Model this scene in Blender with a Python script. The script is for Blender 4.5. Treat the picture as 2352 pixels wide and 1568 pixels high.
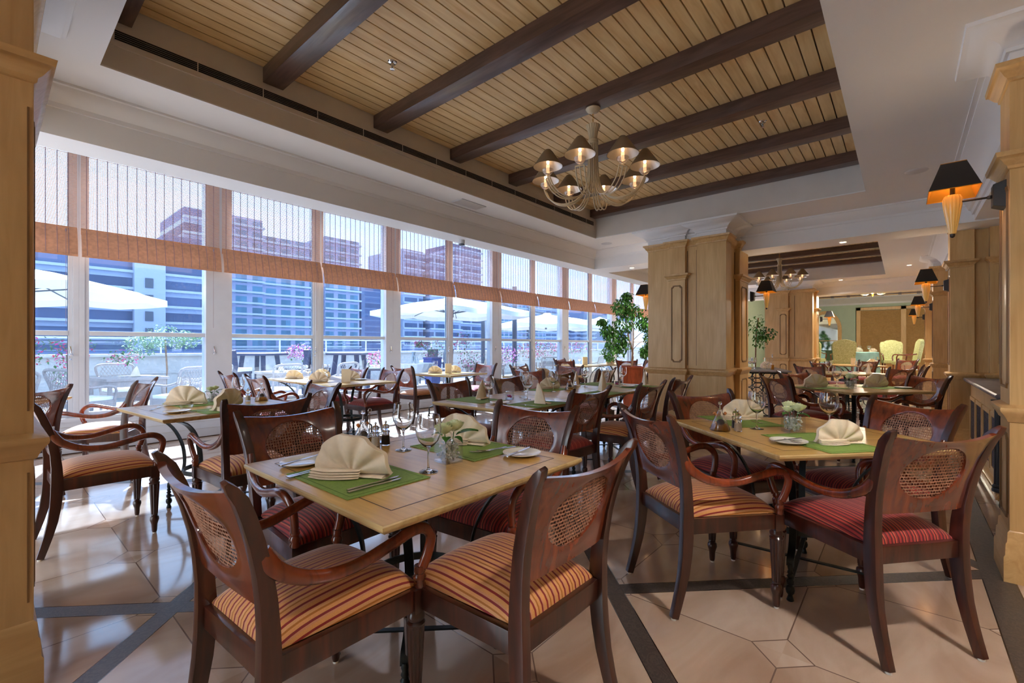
import bpy, bmesh, math, random
from mathutils import Vector, Matrix
random.seed(7)
PI = math.pi
SC = bpy.context.scene
COL = SC.collection
for o in list(bpy.data.objects): bpy.data.objects.remove(o)

# ------------------------------------------------------------------ camera
cam = bpy.data.cameras.new('camera'); camo = bpy.data.objects.new('camera', cam); COL.objects.link(camo)
camo.location = (0, 0, 1.25); camo.rotation_euler = (PI/2, 0, math.radians(40.73-90))
cam.sensor_width = 36; cam.lens = 36*1042.8/2352; cam.shift_y = 11/2352; cam.clip_start = .05; cam.clip_end = 600
SC.camera = camo
# ------------------------------------------------------------------ world, sun, exposure
W = bpy.data.worlds.new('world'); SC.world = W; W.use_nodes = True
bg = W.node_tree.nodes['Background']; bg.inputs[0].default_value = (.80, .90, 1, 1); bg.inputs[1].default_value = 2.4
sun = bpy.data.lights.new('sun', 'SUN'); sun.energy = 28; sun.angle = .012; sun.color = (1, .97, .92)
suno = bpy.data.objects.new('sun', sun); COL.objects.link(suno)
suno.rotation_euler = Vector((-.18, -.66, -.74)).to_track_quat('-Z', 'Y').to_euler()
SC.view_settings.view_transform = 'Standard'; SC.view_settings.look = 'None'
SC.view_settings.exposure = 1.55; SC.view_settings.gamma = 1; SC.view_settings.use_curve_mapping = False

# ------------------------------------------------------------------ node helpers
class E:
    nt = None
    def __init__(s, sock): s.s = sock
    @staticmethod
    def m(op, *a):
        n = E.nt.nodes.new('ShaderNodeMath'); n.operation = op
        for i, v in enumerate(a):
            if isinstance(v, E): E.nt.links.new(v.s, n.inputs[i])
            else: n.inputs[i].default_value = v
        return E(n.outputs[0])
    def __add__(s, o): return E.m('ADD', s, o)
    def __radd__(s, o): return E.m('ADD', s, o)
    def __sub__(s, o): return E.m('SUBTRACT', s, o)
    def __mul__(s, o): return E.m('MULTIPLY', s, o)
    def __lt__(s, o): return E.m('LESS_THAN', s, o)
    def __gt__(s, o): return E.m('GREATER_THAN', s, o)
    def fr(s): return E.m('FRACT', s)
    def ab(s): return E.m('ABSOLUTE', s)
def mn(a, b): return E.m('MINIMUM', a, b)
def mx(a, b): return E.m('MAXIMUM', a, b)
def newmat(name):
    m = bpy.data.materials.new(name); m.use_nodes = True
    nt = m.node_tree; E.nt = nt
    return m, nt, nt.nodes['Principled BSDF']
def ramp(nt, fac, stops, interp='LINEAR'):
    r = nt.nodes.new('ShaderNodeValToRGB'); r.color_ramp.interpolation = interp
    el = r.color_ramp.elements
    while len(el) < len(stops): el.new(.5)
    for e, (p, c) in zip(el, stops): e.position = p; e.color = (*c, 1)
    nt.links.new(fac, r.inputs[0]); return r.outputs[0]
def coords(nt, scale=(1, 1, 1), kind='Object'):
    tc = nt.nodes.new('ShaderNodeTexCoord'); mp = nt.nodes.new('ShaderNodeMapping'); mp.inputs['Scale'].default_value = scale
    nt.links.new(tc.outputs[kind], mp.inputs[0]); return mp.outputs[0]
def noise(nt, vec, sc, det=3, dist=0):
    n = nt.nodes.new('ShaderNodeTexNoise'); n.inputs['Scale'].default_value = sc; n.inputs['Detail'].default_value = det
    n.inputs['Distortion'].default_value = dist
    nt.links.new(vec, n.inputs['Vector']); return n.outputs[0]
def mixc(nt, fac, a, b, mode='MIX'):
    n = nt.nodes.new('ShaderNodeMix'); n.data_type = 'RGBA'; n.blend_type = mode
    if isinstance(fac, (int, float)): n.inputs[0].default_value = fac
    else: nt.links.new(fac, n.inputs[0])
    for k, v in ((6, a), (7, b)):
        if isinstance(v, tuple): n.inputs[k].default_value = (*v, 1)
        else: nt.links.new(v, n.inputs[k])
    return n.outputs[2]
def bump(nt, b, h, st, dist=.01):
    n = nt.nodes.new('ShaderNodeBump'); n.inputs['Strength'].default_value = st; n.inputs['Distance'].default_value = dist
    nt.links.new(h, n.inputs['Height']); nt.links.new(n.outputs[0], b.inputs['Normal'])
def S(*c):  # sRGB 0-255 to linear
    return tuple(((v/255)/12.92 if v/255 <= .04045 else ((v/255+.055)/1.055)**2.4) for v in c)
def plain(name, col, rough=.5, metal=0, var=.12, nsc=6, coat=0, bmp=0, spec=.5, emit=None, es=1):
    m, nt, b = newmat(name)
    f = noise(nt, coords(nt), nsc)
    d = tuple(max(0, v*(1-var)) for v in col); l = tuple(min(1, v*(1+var)) for v in col)
    nt.links.new(ramp(nt, f, [(.3, d), (.7, l)]), b.inputs['Base Color'])
    b.inputs['Roughness'].default_value = rough; b.inputs['Metallic'].default_value = metal
    b.inputs['Coat Weight'].default_value = coat; b.inputs['Coat Roughness'].default_value = .08
    b.inputs['Specular IOR Level'].default_value = spec
    if bmp: bump(nt, b, noise(nt, coords(nt), 90, 2), bmp, .002)
    if emit: b.inputs['Emission Color'].default_value = (*emit, 1); b.inputs['Emission Strength'].default_value = es
    return m
def wood(name, dark, light, axis='z', sc=6, rough=.4, coat=0, stretch=14, rnd=.0, bmp=.15):
    m, nt, b = newmat(name)
    s = {'x': (1, stretch, stretch), 'y': (stretch, 1, stretch), 'z': (stretch, stretch, 1)}[axis]
    v = coords(nt, tuple(k*.5 for k in s))
    f1 = noise(nt, v, sc, 5, 1.2)
    v2 = coords(nt, tuple((k if k == 1 else 4) for k in s))
    f2 = noise(nt, v2, .8, 2, 2.5)
    mid = tuple((a+c)/2 for a, c in zip(dark, light))
    c1 = ramp(nt, f1, [(.28, dark), (.5, mid), (.72, light)])
    c2 = mixc(nt, .35, c1, ramp(nt, f2, [(.35, dark), (.65, light)]))
    if rnd:
        oi = nt.nodes.new('ShaderNodeObjectInfo'); E.nt = nt
        k = E(oi.outputs['Random'])*rnd+(1-rnd/2)
        h = nt.nodes.new('ShaderNodeHueSaturation'); nt.links.new(k.s, h.inputs['Value']); nt.links.new(c2, h.inputs['Color']); c2 = h.outputs[0]
    nt.links.new(c2, b.inputs['Base Color'])
    b.inputs['Roughness'].default_value = rough; b.inputs['Coat Weight'].default_value = coat; b.inputs['Coat Roughness'].default_value = .12
    bump(nt, b, f1, bmp, .003)
    return m
def thinglass(name, tint=(1, 1, 1), refl=.08, rough=0, body=0, bodycol=(1, 1, 1)):
    m = bpy.data.materials.new(name); m.use_nodes = True; nt = m.node_tree
    for n in list(nt.nodes): nt.nodes.remove(n)
    out = nt.nodes.new('ShaderNodeOutputMaterial'); tr = nt.nodes.new('ShaderNodeBsdfTransparent'); tr.inputs[0].default_value = (*tint, 1)
    gl = nt.nodes.new('ShaderNodeBsdfGlossy'); gl.inputs['Roughness'].default_value = rough
    lw = nt.nodes.new('ShaderNodeLayerWeight'); lw.inputs[0].default_value = .35
    mp = nt.nodes.new('ShaderNodeMapRange'); mp.inputs[3].default_value = refl; mp.inputs[4].default_value = .75
    nt.links.new(lw.outputs['Facing'], mp.inputs[0])
    pw = nt.nodes.new('ShaderNodeMath'); pw.operation = 'POWER'; pw.inputs[1].default_value = 2.2
    nt.links.new(lw.outputs['Facing'], pw.inputs[0]); nt.links.new(pw.outputs[0], mp.inputs[0])
    mix = nt.nodes.new('ShaderNodeMixShader'); nt.links.new(mp.outputs[0], mix.inputs[0]); nt.links.new(tr.outputs[0], mix.inputs[1]); nt.links.new(gl.outputs[0], mix.inputs[2])
    last = mix
    if body:
        df = nt.nodes.new('ShaderNodeBsdfDiffuse'); df.inputs[0].default_value = (*bodycol, 1)
        m2 = nt.nodes.new('ShaderNodeMixShader'); m2.inputs[0].default_value = body
        nt.links.new(mix.outputs[0], m2.inputs[1]); nt.links.new(df.outputs[0], m2.inputs[2]); last = m2
    nt.links.new(last.outputs[0], out.inputs[0]); return m
def fabric_stripes(name, stops, pitch):
    m, nt, b = newmat(name)
    tc = nt.nodes.new('ShaderNodeTexCoord'); sp = nt.nodes.new('ShaderNodeSeparateXYZ'); nt.links.new(tc.outputs['UV'], sp.inputs[0])
    wob = E(noise(nt, tc.outputs['Object'], 5, 1))*.004
    f = ((E(sp.outputs[0])+wob)*(1/pitch)+50.3).fr()
    c = ramp(nt, f.s, stops, 'CONSTANT')
    g = noise(nt, coords(nt, (200, 200, 200)), 3, 1)
    c = mixc(nt, .25, c, ramp(nt, g, [(.3, (.25, .2, .18)), (.7, (1, 1, 1))]), 'MULTIPLY')
    nt.links.new(c, b.inputs['Base Color']); b.inputs['Roughness'].default_value = .7
    b.inputs['Sheen Weight'].default_value = .5; b.inputs['Sheen Roughness'].default_value = .4
    bump(nt, b, g, .3, .001)
    return m
M = {}
M['mahog'] = wood('mahogany', S(60, 23, 13), S(146, 60, 28), 'z', 5, .24, .8, 10, .5, .08)
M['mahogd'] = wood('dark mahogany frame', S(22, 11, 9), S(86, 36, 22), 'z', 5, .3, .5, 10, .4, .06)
M['cane'] = plain('cane', S(168, 122, 98), .45, var=.3, nsc=60)
M['fab_o'] = fabric_stripes('orange striped fabric', [(0, S(226, 158, 92)), (.2, S(150, 34, 30)), (.33, S(228, 166, 110)), (.5, S(186, 112, 34)), (.6, S(228, 160, 96)), (.78, S(140, 30, 32)), (.9, S(218, 150, 110))], .058)
M['fab_r'] = fabric_stripes('red striped fabric', [(0, S(170, 44, 42)), (.2, S(92, 12, 20)), (.36, S(190, 66, 54)), (.52, S(84, 12, 22)), (.64, S(204, 96, 66)), (.74, S(150, 32, 38)), (.88, S(84, 10, 18))], .05)
M['tabletop'] = wood('oak table top', S(180, 132, 60), S(220, 178, 96), 'y', 5, .3, .25, 16, .15, .06)
M['edge'] = wood('pale worn edge', S(176, 140, 84), S(222, 196, 140), 'y', 5, .4, .1, 10)
M['inlay'] = plain('inlay', S(74, 50, 28), .4)
M['iron'] = plain('iron', S(38, 44, 44), .42, .6, var=.3, nsc=20)
M['oak'] = wood('oak panel', S(200, 158, 100), S(224, 188, 130), 'z', 4, .42, .1, 12, 0, .05)
M['oakx'] = wood('oak moulding', S(194, 150, 92), S(222, 184, 126), 'x', 4, .42, .1, 12, 0, .05)
M['groove'] = wood('glazed oak groove', S(112, 80, 44), S(150, 112, 66), 'z', 4, .5)
M['plank'] = wood('ceiling plank', S(216, 176, 116), S(246, 218, 164), 'x', 4, .4, .1, 10, 0, .05)
M['gap'] = plain('plank gap', S(62, 38, 18), .8)
M['beam'] = wood('dark beam', S(64, 44, 38), S(112, 84, 74), 'y', 5, .33, .25, 10, 0, .4)
M['white'] = plain('ceiling white', S(238, 238, 240), .55, var=.02, nsc=1)
M['wwhite'] = plain('window frame white', S(208, 210, 216), .35, var=.03)
M['taupe'] = plain('coffer side', S(220, 214, 208), .6, var=.03)
M['linen'] = plain('cream linen', S(240, 222, 196), .8, var=.05, nsc=40, bmp=.15)
M['mat'] = plain('green placemat', S(128, 156, 72), .75, var=.1, nsc=120, bmp=.3)
M['matline'] = plain('placemat hem', S(82, 116, 38), .8)
M['china'] = plain('white china', S(240, 236, 226), .15, coat=.5, var=.02)
M['steel'] = plain('cutlery steel', S(200, 200, 205), .18, 1, var=.05)
M['glass'] = thinglass('clear glass', (.985, .985, .99), .05)
M['wglass'] = thinglass('window glass', (.49, .58, .70), .05, body=.035, bodycol=(.55, .75, 1))  # tint dims and blues the view; faint blue body paints in haze
def _rg():
    m, nt, b = newmat('blown glass'); b.inputs['Transmission Weight'].default_value = 1; b.inputs['Roughness'].default_value = 0; b.inputs['IOR'].default_value = 1.47; b.inputs['Base Color'].default_value = (.99, .99, .99, 1); return m
M['rglass'] = _rg()
M['oil'] = thinglass('olive oil', (.75, .45, .05), .06, body=.35, bodycol=S(190, 130, 10))
M['vinegar'] = plain('dark vinegar', S(40, 22, 8), .2)
M['pepper'] = plain('peppercorn', S(52, 42, 34), .8, var=.6, nsc=300)
M['salt'] = plain('salt', S(226, 214, 196), .8, var=.1, nsc=300)
M['cork'] = plain('cork', S(196, 124, 66), .6, var=.2, nsc=80)
M['crystal'] = thinglass('vase crystals', (.93, .95, .92), .4, .05, body=.4, bodycol=(.9, .95, .9))
M['rose'] = plain('cream rose petals', S(232, 238, 190), .6, var=.08, nsc=50)
M['leaf'] = plain('green leaf', S(58, 116, 40), .4, var=.3, nsc=30)
M['ficus'] = plain('ficus leaf', S(84, 142, 60), .35, var=.5, nsc=7)
M['bark'] = plain('bark', S(150, 118, 92), .8, var=.3, nsc=30)
M['black'] = plain('black shade', S(30, 26, 26), .45, var=.1)
M['gold'] = plain('gold lining', S(214, 150, 50), .3, .8)
M['amber'] = plain('amber ribbed glass', S(220, 178, 92), .2, coat=.5, emit=(1, .55, .15), es=.04)
M['chand'] = plain('cream painted metal', S(206, 190, 160), .4, .1)
M['shadeo'] = plain('taupe shade', S(140, 120, 96), .55)
M['silver'] = plain('silver shade lining', S(215, 208, 200), .3, .85)
M['bulb'] = plain('lit bulb', (1, .7, .4), .5, emit=(1, .62, .3), es=12)
M['candle'] = plain('ivory candle sleeve', S(250, 214, 170), .5, emit=(1, .6, .3), es=.5)
M['fglass'] = thinglass('bobeche glass', (.95, .92, .9), .12, .02, body=.12, bodycol=(1, .9, .85))
M['slat'] = plain('bamboo slat', S(212, 156, 120), .6, var=.15, nsc=30)
def _tl(m, c, k):
    nt = m.node_tree; b = nt.nodes['Principled BSDF']; o = nt.nodes['Material Output']; t = nt.nodes.new('ShaderNodeBsdfTranslucent'); t.inputs[0].default_value = (*c, 1)
    x = nt.nodes.new('ShaderNodeMixShader'); x.inputs[0].default_value = k; nt.links.new(b.outputs[0], x.inputs[1]); nt.links.new(t.outputs[0], x.inputs[2]); nt.links.new(x.outputs[0], o.inputs[0])
_tl(M['slat'], S(232, 186, 150), .16)
M['cord'] = plain('blind cord', S(150, 124, 130), .8)
M['wicker'] = plain('pale wicker', S(168, 156, 150), .7, var=.2, nsc=60)
M['cushion'] = plain('white cushion', S(245, 245, 245), .8)
M['canvas'] = plain('white canvas', S(250, 248, 244), .8, var=.01)
M['dgrey'] = plain('dark grey metal', S(70, 78, 92), .5)
M['dwood'] = plain('dark blue grey wood', S(54, 56, 84), .5)
M['stone'] = plain('pale stone', S(196, 192, 188), .8, var=.08)
M['paving'] = plain('terrace paving', S(142, 138, 134), .8, var=.06)
M['pot'] = plain('cobalt pot', S(78, 88, 158), .25, coat=.5)
M['mag'] = plain('magenta blossom', S(226, 50, 150), .7, var=.2)
M['purp'] = plain('purple blossom', S(190, 80, 200), .7, var=.2)
M['redf'] = plain('red blossom', S(226, 60, 90), .7, var=.2)
M['whitef'] = plain('white blossom', S(240, 240, 240), .7)
M['olive'] = plain('olive leaf', S(130, 160, 120), .7, var=.2)
M['water'] = thinglass('fountain water', (.9, .97, 1), .2)
M['redpot'] = wood('glossy red wood', S(96, 34, 16), S(158, 66, 34), 'z', 4, .2, .8, 6)
M['sage'] = plain('sage green wall', S(172, 190, 170), .6, var=.03)
M['damask'] = None
M['cloth'] = plain('pale teal tablecloth', S(150, 196, 196), .7)
M['marble'] = plain('grey marble', S(110, 104, 108), .4, var=.5, nsc=9, coat=.1)
M['blackst'] = plain('black stone', S(24, 24, 28), .4, coat=.1)
M['mesh'] = plain('bronze grille', S(96, 92, 100), .5, .4, var=.4, nsc=60)
M['card'] = plain('cream menu card', S(238, 222, 194), .6)
M['red'] = plain('red candle wax', S(190, 40, 50), .4)
M['vdark'] = plain('vent slot', S(26, 22, 20), .8)
M['glow'] = plain('downlight lens', (1, .85, .65), .5, emit=(1, .8, .55), es=8)
M['mirror'] = plain('mirror', S(220, 226, 206), .03, 1, var=.01)
M['bread'] = plain('bread crust', S(232, 204, 176), .8, var=.15, nsc=20)
def _damask():
    m, nt, b = newmat('green damask')
    f = noise(nt, coords(nt, (5, 5, 5)), 1.8, 1, 4)
    nt.links.new(ramp(nt, f, [(.47, S(196, 200, 140)), (.5, S(136, 138, 72)), (.55, S(208, 212, 158))]), b.inputs['Base Color']); b.inputs['Roughness'].default_value = .7
    return m
M['damask'] = _damask()
def _floor():
    m, nt, b = newmat('octagon stone floor')
    tc = nt.nodes.new('ShaderNodeTexCoord'); sp = nt.nodes.new('ShaderNodeSeparateXYZ'); nt.links.new(tc.outputs['Object'], sp.inputs[0])
    x, y = E(sp.outputs[0]), E(sp.outputs[1])
    def per(v, o, p): return ((v-o)*(1/p)+100.5).fr().__sub__(.5).ab()*p
    P = .775
    fx, fy = per(x, 2.12, P), per(y, .373, P)
    s = fx+fy
    line = mx((mn(fx, fy) < .0028)*(s > .113), ((s-.113).ab() < .0042))
    d1, d2 = per(x+y, 3.24, 3.04), per(y-x, -.98, 3.04)
    inside = (y > -.345)*(y < 7.0)
    strip = mx(mx((d1 < .062), (d2 < .062))*inside, ((y+.388).ab() < .062))
    sedge = mx(mx(((d1-.064).ab() < .004), ((d2-.064).ab() < .004))*inside, ((y+.388).ab()-.064).ab() < .003)
    cell = nt.nodes.new('ShaderNodeTexWhiteNoise'); cb = nt.nodes.new('ShaderNodeCombineXYZ')
    nt.links.new(E.m('FLOOR', (x-2.12)*(1/P)).s, cb.inputs[0]); nt.links.new(E.m('FLOOR', (y-.373)*(1/P)).s, cb.inputs[1]); nt.links.new(E((s < .113).s).s, cb.inputs[2])
    nt.links.new(cb.outputs[0], cell.inputs[0])
    n1 = noise(nt, coords(nt, (1, 2.2, 1)), 1.6, 4, .8)
    f = E(n1)*.75+E(cell.outputs[0])*.25
    c = ramp(nt, f.s, [(.3, S(168, 138, 116)), (.5, S(190, 164, 144)), (.7, S(208, 188, 172))])
    c = mixc(nt, line.s, c, S(120, 96, 84))
    w = noise(nt, coords(nt, (5, 5, 5)), 3, 3, 4)
    wc = ramp(nt, w, [(.4, S(46, 37, 34)), (.5, S(80, 68, 62)), (.56, S(50, 40, 37))])
    c = mixc(nt, strip.s, c, wc); c = mixc(nt, sedge.s, c, S(40, 32, 30))
    nt.links.new(c, b.inputs['Base Color'])
    r = strip*.32+.10
    nt.links.new(r.s, b.inputs['Roughness']); b.inputs['Specular IOR Level'].default_value = .9; b.inputs['IOR'].default_value = 1.6
    return m
M['floor'] = _floor()
def _tower(name, wall, glass, fl, colw, slab=.25, pier=.25):
    m, nt, b = newmat(name)
    tc = nt.nodes.new('ShaderNodeTexCoord'); sp = nt.nodes.new('ShaderNodeSeparateXYZ'); nt.links.new(tc.outputs['Object'], sp.inputs[0])
    x, z = E(sp.outputs[0]), E(sp.outputs[2])
    a = ((z*(1/fl)+100).fr() < slab)
    c = ((x*(1/colw)+100).fr() < pier)
    wn = nt.nodes.new('ShaderNodeTexWhiteNoise'); cb = nt.nodes.new('ShaderNodeCombineXYZ')
    nt.links.new(E.m('FLOOR', z*(1/fl)+100).s, cb.inputs[0]); nt.links.new(E.m('FLOOR', x*(3/colw)+100).s, cb.inputs[1]); nt.links.new(cb.outputs[0], wn.inputs[0])
    g = ramp(nt, wn.outputs[0], [(0, tuple(v*.75 for v in glass)), (1, tuple(min(1, v*1.3) for v in glass))])
    col = mixc(nt, mx(a, c).s, g, wall)
    nt.links.new(col, b.inputs['Base Color']); b.inputs['Roughness'].default_value = .6; b.inputs['Specular IOR Level'].default_value = .2
    return m

# ------------------------------------------------------------------ mesh builder
class MB:
    def __init__(s): s.v = []; s.f = []; s.mi = []
    def add(s, vs, fs, mi=0):
        o = len(s.v); s.v += [tuple(v) for v in vs]; s.f += [tuple(i+o for i in f) for f in fs]; s.mi += [mi]*len(fs); return s
    def box(s, x0, x1, y0, y1, z0, z1, mi=0):
        vs = [(x, y, z) for z in (z0, z1) for y in (y0, y1) for x in (x0, x1)]
        return s.add(vs, [(0, 2, 3, 1), (4, 5, 7, 6), (0, 1, 5, 4), (2, 6, 7, 3), (0, 4, 6, 2), (1, 3, 7, 5)], mi)
    def lathe(s, prof, seg=16, c=(0, 0, 0), mi=0, lobes=0, amp=0, caps=True):
        vs = []
        for r, z in prof:
            for i in range(seg):
                a = 2*PI*i/seg; rr = r*(1-amp*(.5+.5*math.cos(lobes*a))) if lobes else r
                vs.append((c[0]+rr*math.cos(a), c[1]+rr*math.sin(a), c[2]+z))
        fs = [(j*seg+i, j*seg+(i+1) % seg, (j+1)*seg+(i+1) % seg, (j+1)*seg+i) for j in range(len(prof)-1) for i in range(seg)]
        if caps: fs += [tuple(range(seg))[::-1], tuple((len(prof)-1)*seg+i for i in range(seg))]
        return s.add(vs, fs, mi)
    def sweep(s, pts, sec, up=(0, 0, 1), scl=None, mi=0, caps=True, closed=False):
        pts = [Vector(p) for p in pts]; n = len(pts); k = len(sec); vs = []; up = Vector(up)
        for i, p in enumerate(pts):
            a = pts[(i-1) % n] if closed else pts[max(0, i-1)]; b = pts[(i+1) % n] if closed else pts[min(n-1, i+1)]
            t = (b-a).normalized(); sd = t.cross(up)
            if sd.length < 1e-4: sd = Vector((1, 0, 0))
            sd.normalize(); u2 = sd.cross(t); q = scl[i] if scl else 1
            q = q if isinstance(q, tuple) else (q, q)
            vs += [p+sd*a_*q[0]+u2*b_*q[1] for a_, b_ in sec]
        m = n if closed else n-1
        fs = [(j*k+i, j*k+(i+1) % k, ((j+1) % n)*k+(i+1) % k, ((j+1) % n)*k+i) for j in range(m) for i in range(k)]
        if caps and not closed: fs += [tuple(range(k))[::-1], tuple((n-1)*k+i for i in range(k))]
        return s.add(vs, fs, mi)
    def tube(s, pts, r, seg=8, mi=0, scl=None, up=(0, 0, 1), closed=False):
        return s.sweep(pts, [(r*math.cos(2*PI*i/seg), r*math.sin(2*PI*i/seg)) for i in range(seg)], up, scl, mi, closed=closed)
    def xf(s, mat, start=0):
        s.v = s.v[:start]+[tuple(mat @ Vector(v)) for v in s.v[start:]]; return s
    def build(s, name, mat=None, parent=None, smooth=35, bevel=0, loc=None):
        me = bpy.data.meshes.new(name); me.from_pydata(s.v, [], s.f)
        mats = mat if isinstance(mat, (list, tuple)) else [mat]
        for m in mats: me.materials.append(M[m] if isinstance(m, str) else m)
        me.polygons.foreach_set('material_index', s.mi)
        bm = bmesh.new(); bm.from_mesh(me)
        bmesh.ops.recalc_face_normals(bm, faces=bm.faces)
        if bevel:
            ed = [e for e in bm.edges if len(e.link_faces) == 2 and e.calc_face_angle(0) > .6]
            bmesh.ops.bevel(bm, geom=ed, offset=bevel, segments=2, affect='EDGES', profile=.7)
        bm.to_mesh(me); bm.free()
        if smooth: me.shade_smooth(); me.set_sharp_from_angle(angle=math.radians(smooth))
        o = bpy.data.objects.new(name, me); COL.objects.link(o)
        if parent: o.parent = parent
        if loc: o.location = loc
        return o
def empty(name, loc=(0, 0, 0), rz=0):
    o = bpy.data.objects.new(name, None); o.empty_display_size = .1; COL.objects.link(o); o.location = loc; o.rotation_euler = (0, 0, rz); return o
def tag(o, label, cat, group=None, kind=None):
    o['label'] = label; o['category'] = cat
    if group: o['group'] = group
    elif 'group' in o: del o['group']
    if kind: o['kind'] = kind
    return o
def struct(o): o['kind'] = 'structure'; return o
KIDS = {}
def kids(o): return [c for c in COL.objects if c.parent == o]
def dup(o, loc=None, rz=None, parent=None):
    if o.name not in KIDS: KIDS[o.name] = kids(o)
    c = o.copy(); COL.objects.link(c)
    if loc is not None: c.location = loc
    if rz is not None: c.rotation_euler = (0, 0, rz)
    c.parent = parent
    for ch in KIDS[o.name]: dup(ch, parent=c)
    return c
class Proto:
    """first call places the thing itself, later calls a copy of it and of its parts"""
    def __init__(s, make): s.make = make; s.o = None
    def __call__(s, loc, rz, label, cat, group=None, sc=None):
        if s.o is None: s.o = o = s.make(); o.location = loc; o.rotation_euler = (0, 0, rz)
        else: o = dup(s.o, loc, rz)
        if sc: o.scale = (sc, sc, sc)
        tag(o, label, cat, group); return o
def lerp(a, b, t): return a+(b-a)*t
def interp(tab, z):
    for (z0, y0), (z1, y1) in zip(tab, tab[1:]):
        if z <= z1:
            t = (z-z0)/(z1-z0); t = max(0, t); return lerp(y0, y1, t)
    return tab[-1][1]
def spline(pts, n=6):
    pts = [Vector(p) for p in pts]; out = []
    P = [pts[0]]+pts+[pts[-1]]
    for i in range(1, len(P)-2):
        a, b, c, d = P[i-1:i+3]
        for k in range(n):
            t = k/n
            out.append(.5*((2*b)+(c-a)*t+(2*a-5*b+4*c-d)*t*t+(3*b-a-3*c+d)*t**3))
    out.append(pts[-1]); return out
def poly_off(poly, o):
    n = len(poly); out = []
    for i in range(n):
        p0, p1, p2 = (Vector(poly[(i-1) % n]), Vector(poly[i]), Vector(poly[(i+1) % n]))
        d1 = (p1-p0).normalized(); d2 = (p2-p1).normalized()
        n1 = Vector((d1.y, -d1.x)); n2 = Vector((d2.y, -d2.x))
        out.append(p1+(n1+n2)*(o/(1+n1.dot(n2))))
    return out
def prism_prof(mb, poly, prof, mi=0, caps=True):
    """poly: CCW plan polygon; prof: [(outward offset, z)]"""
    n = len(poly); vs = []
    for o, z in prof: vs += [(p.x, p.y, z) for p in poly_off(poly, o)]
    fs = [(j*n+i, j*n+(i+1) % n, (j+1)*n+(i+1) % n, (j+1)*n+i) for j in range(len(prof)-1) for i in range(n)]
    if caps: fs += [tuple(range(n))[::-1], tuple((len(prof)-1)*n+i for i in range(n))]
    mb.add(vs, fs, mi); return mb
def run_prof(mb, a, b, out, prof, mi=0):
    """straight moulding from a to b; out = outward unit vector, prof [(offset,z)] closed section"""
    a = Vector((*a, 0)); b = Vector((*b, 0)); o = Vector((*out, 0)); k = len(prof)
    vs = [a+o*p+Vector((0, 0, z)) for p, z in prof]+[b+o*p+Vector((0, 0, z)) for p, z in prof]
    fs = [(i, (i+1) % k, k+(i+1) % k, k+i) for i in range(k)]+[tuple(range(k))[::-1], tuple(range(k, 2*k))]
    mb.add(vs, fs, mi); return mb

# ------------------------------------------------------------------ setting: floor, ceiling, walls
ZC = 2.95; PITCH = 7.6
mb = MB(); mb.box(-3.5, 26, -3.5, 7.5, -.12, 0); struct(mb.build('floor', 'floor', smooth=0))
mb = MB(); mb.box(-25, 60, 7.5, 15.2, -.14, -.02); struct(mb.build('floor', 'paving', smooth=0))
# flat ceiling with the coffers left open
TR = [(.455+PITCH*k, 6.30+PITCH*k) for k in range(2)]; TY = (.31, 3.68); YB = 4.2; YB2 = 4.5
mb = MB()
xs = [-2.5, TR[0][0], TR[0][1], TR[1][0], TR[1][1], 16.2]
mb.box(-2.5, 16.2, -1.6, TY[0], ZC, ZC+.01); mb.box(-2.5, 16.2, TY[1], YB, ZC, ZC+.01)
for a, b in ((xs[0], xs[1]), (xs[2], xs[3]), (xs[4], xs[5])): mb.box(a, b, *TY, ZC, ZC+.01)
for x0, x1 in TR:
    mb.box(x0-.06, x0, TY[0]-.06, TY[1]+.06, ZC+.01, 3.5, 1); mb.box(x1, x1+.06, TY[0]-.06, TY[1]+.06, ZC+.01, 3.5, 1)
    mb.box(x0, x1, TY[0]-.06, TY[0], ZC+.01, 3.5, 1); mb.box(x0, x1, TY[1], TY[1]+.06, ZC+.01, 3.5, 1)
    mb.box(x0-.06, x1+.06, TY[0]-.06, TY[1]+.06, 3.5, 3.56, 1)
# window side bulkhead and window zone ceiling
mb.box(-2.5, 16.2, YB, YB2, 2.63, ZC+.06)
for k in (-1, 0, 1): mb.box(7.15+PITCH*k, 7.65+PITCH*k, -1.1, YB, 2.63, ZC+.02)
mb.box(-2.5, 18, YB2, 7.6, 3.72, 3.8); mb.box(-2.5, 18, YB2-.05, YB2, ZC, 3.8)
struct(mb.build('ceiling', ['white', 'taupe'], smooth=0))
# plank lining of the coffers
mb = MB()
for x0, x1 in TR:
    mb.box(x0, x1, *TY, 3.39, 3.41, 1)
    y = TY[0]-.03
    while y < TY[1]:
        mb.box(x0, x1, max(y, TY[0]), min(y+.085, TY[1]), 3.365, 3.388); y += .0945
struct(mb.build('ceiling', ['plank', 'gap'], smooth=0, bevel=0))
# crown mouldings
CR = [(0, 0), (0, -.14), (.015, -.14), (.02, -.11), (.05, -.085), (.085, -.055), (.10, -.02), (.115, -.015), (.115, 0)]
mb = MB()
run_prof(mb, (-2.5, YB), (7.15, YB), (0, -1), [(a, ZC+b) for a, b in CR]); run_prof(mb, (7.65, YB), (14.7, YB), (0, -1), [(a, ZC+b) for a, b in CR])
for k in (0, 1):
    run_prof(mb, (7.15+PITCH*k, -.6), (7.15+PITCH*k, YB), (-1, 0), [(a, ZC+b) for a, b in CR])
struct(mb.build('trim_1', 'white', smooth=40))
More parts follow.
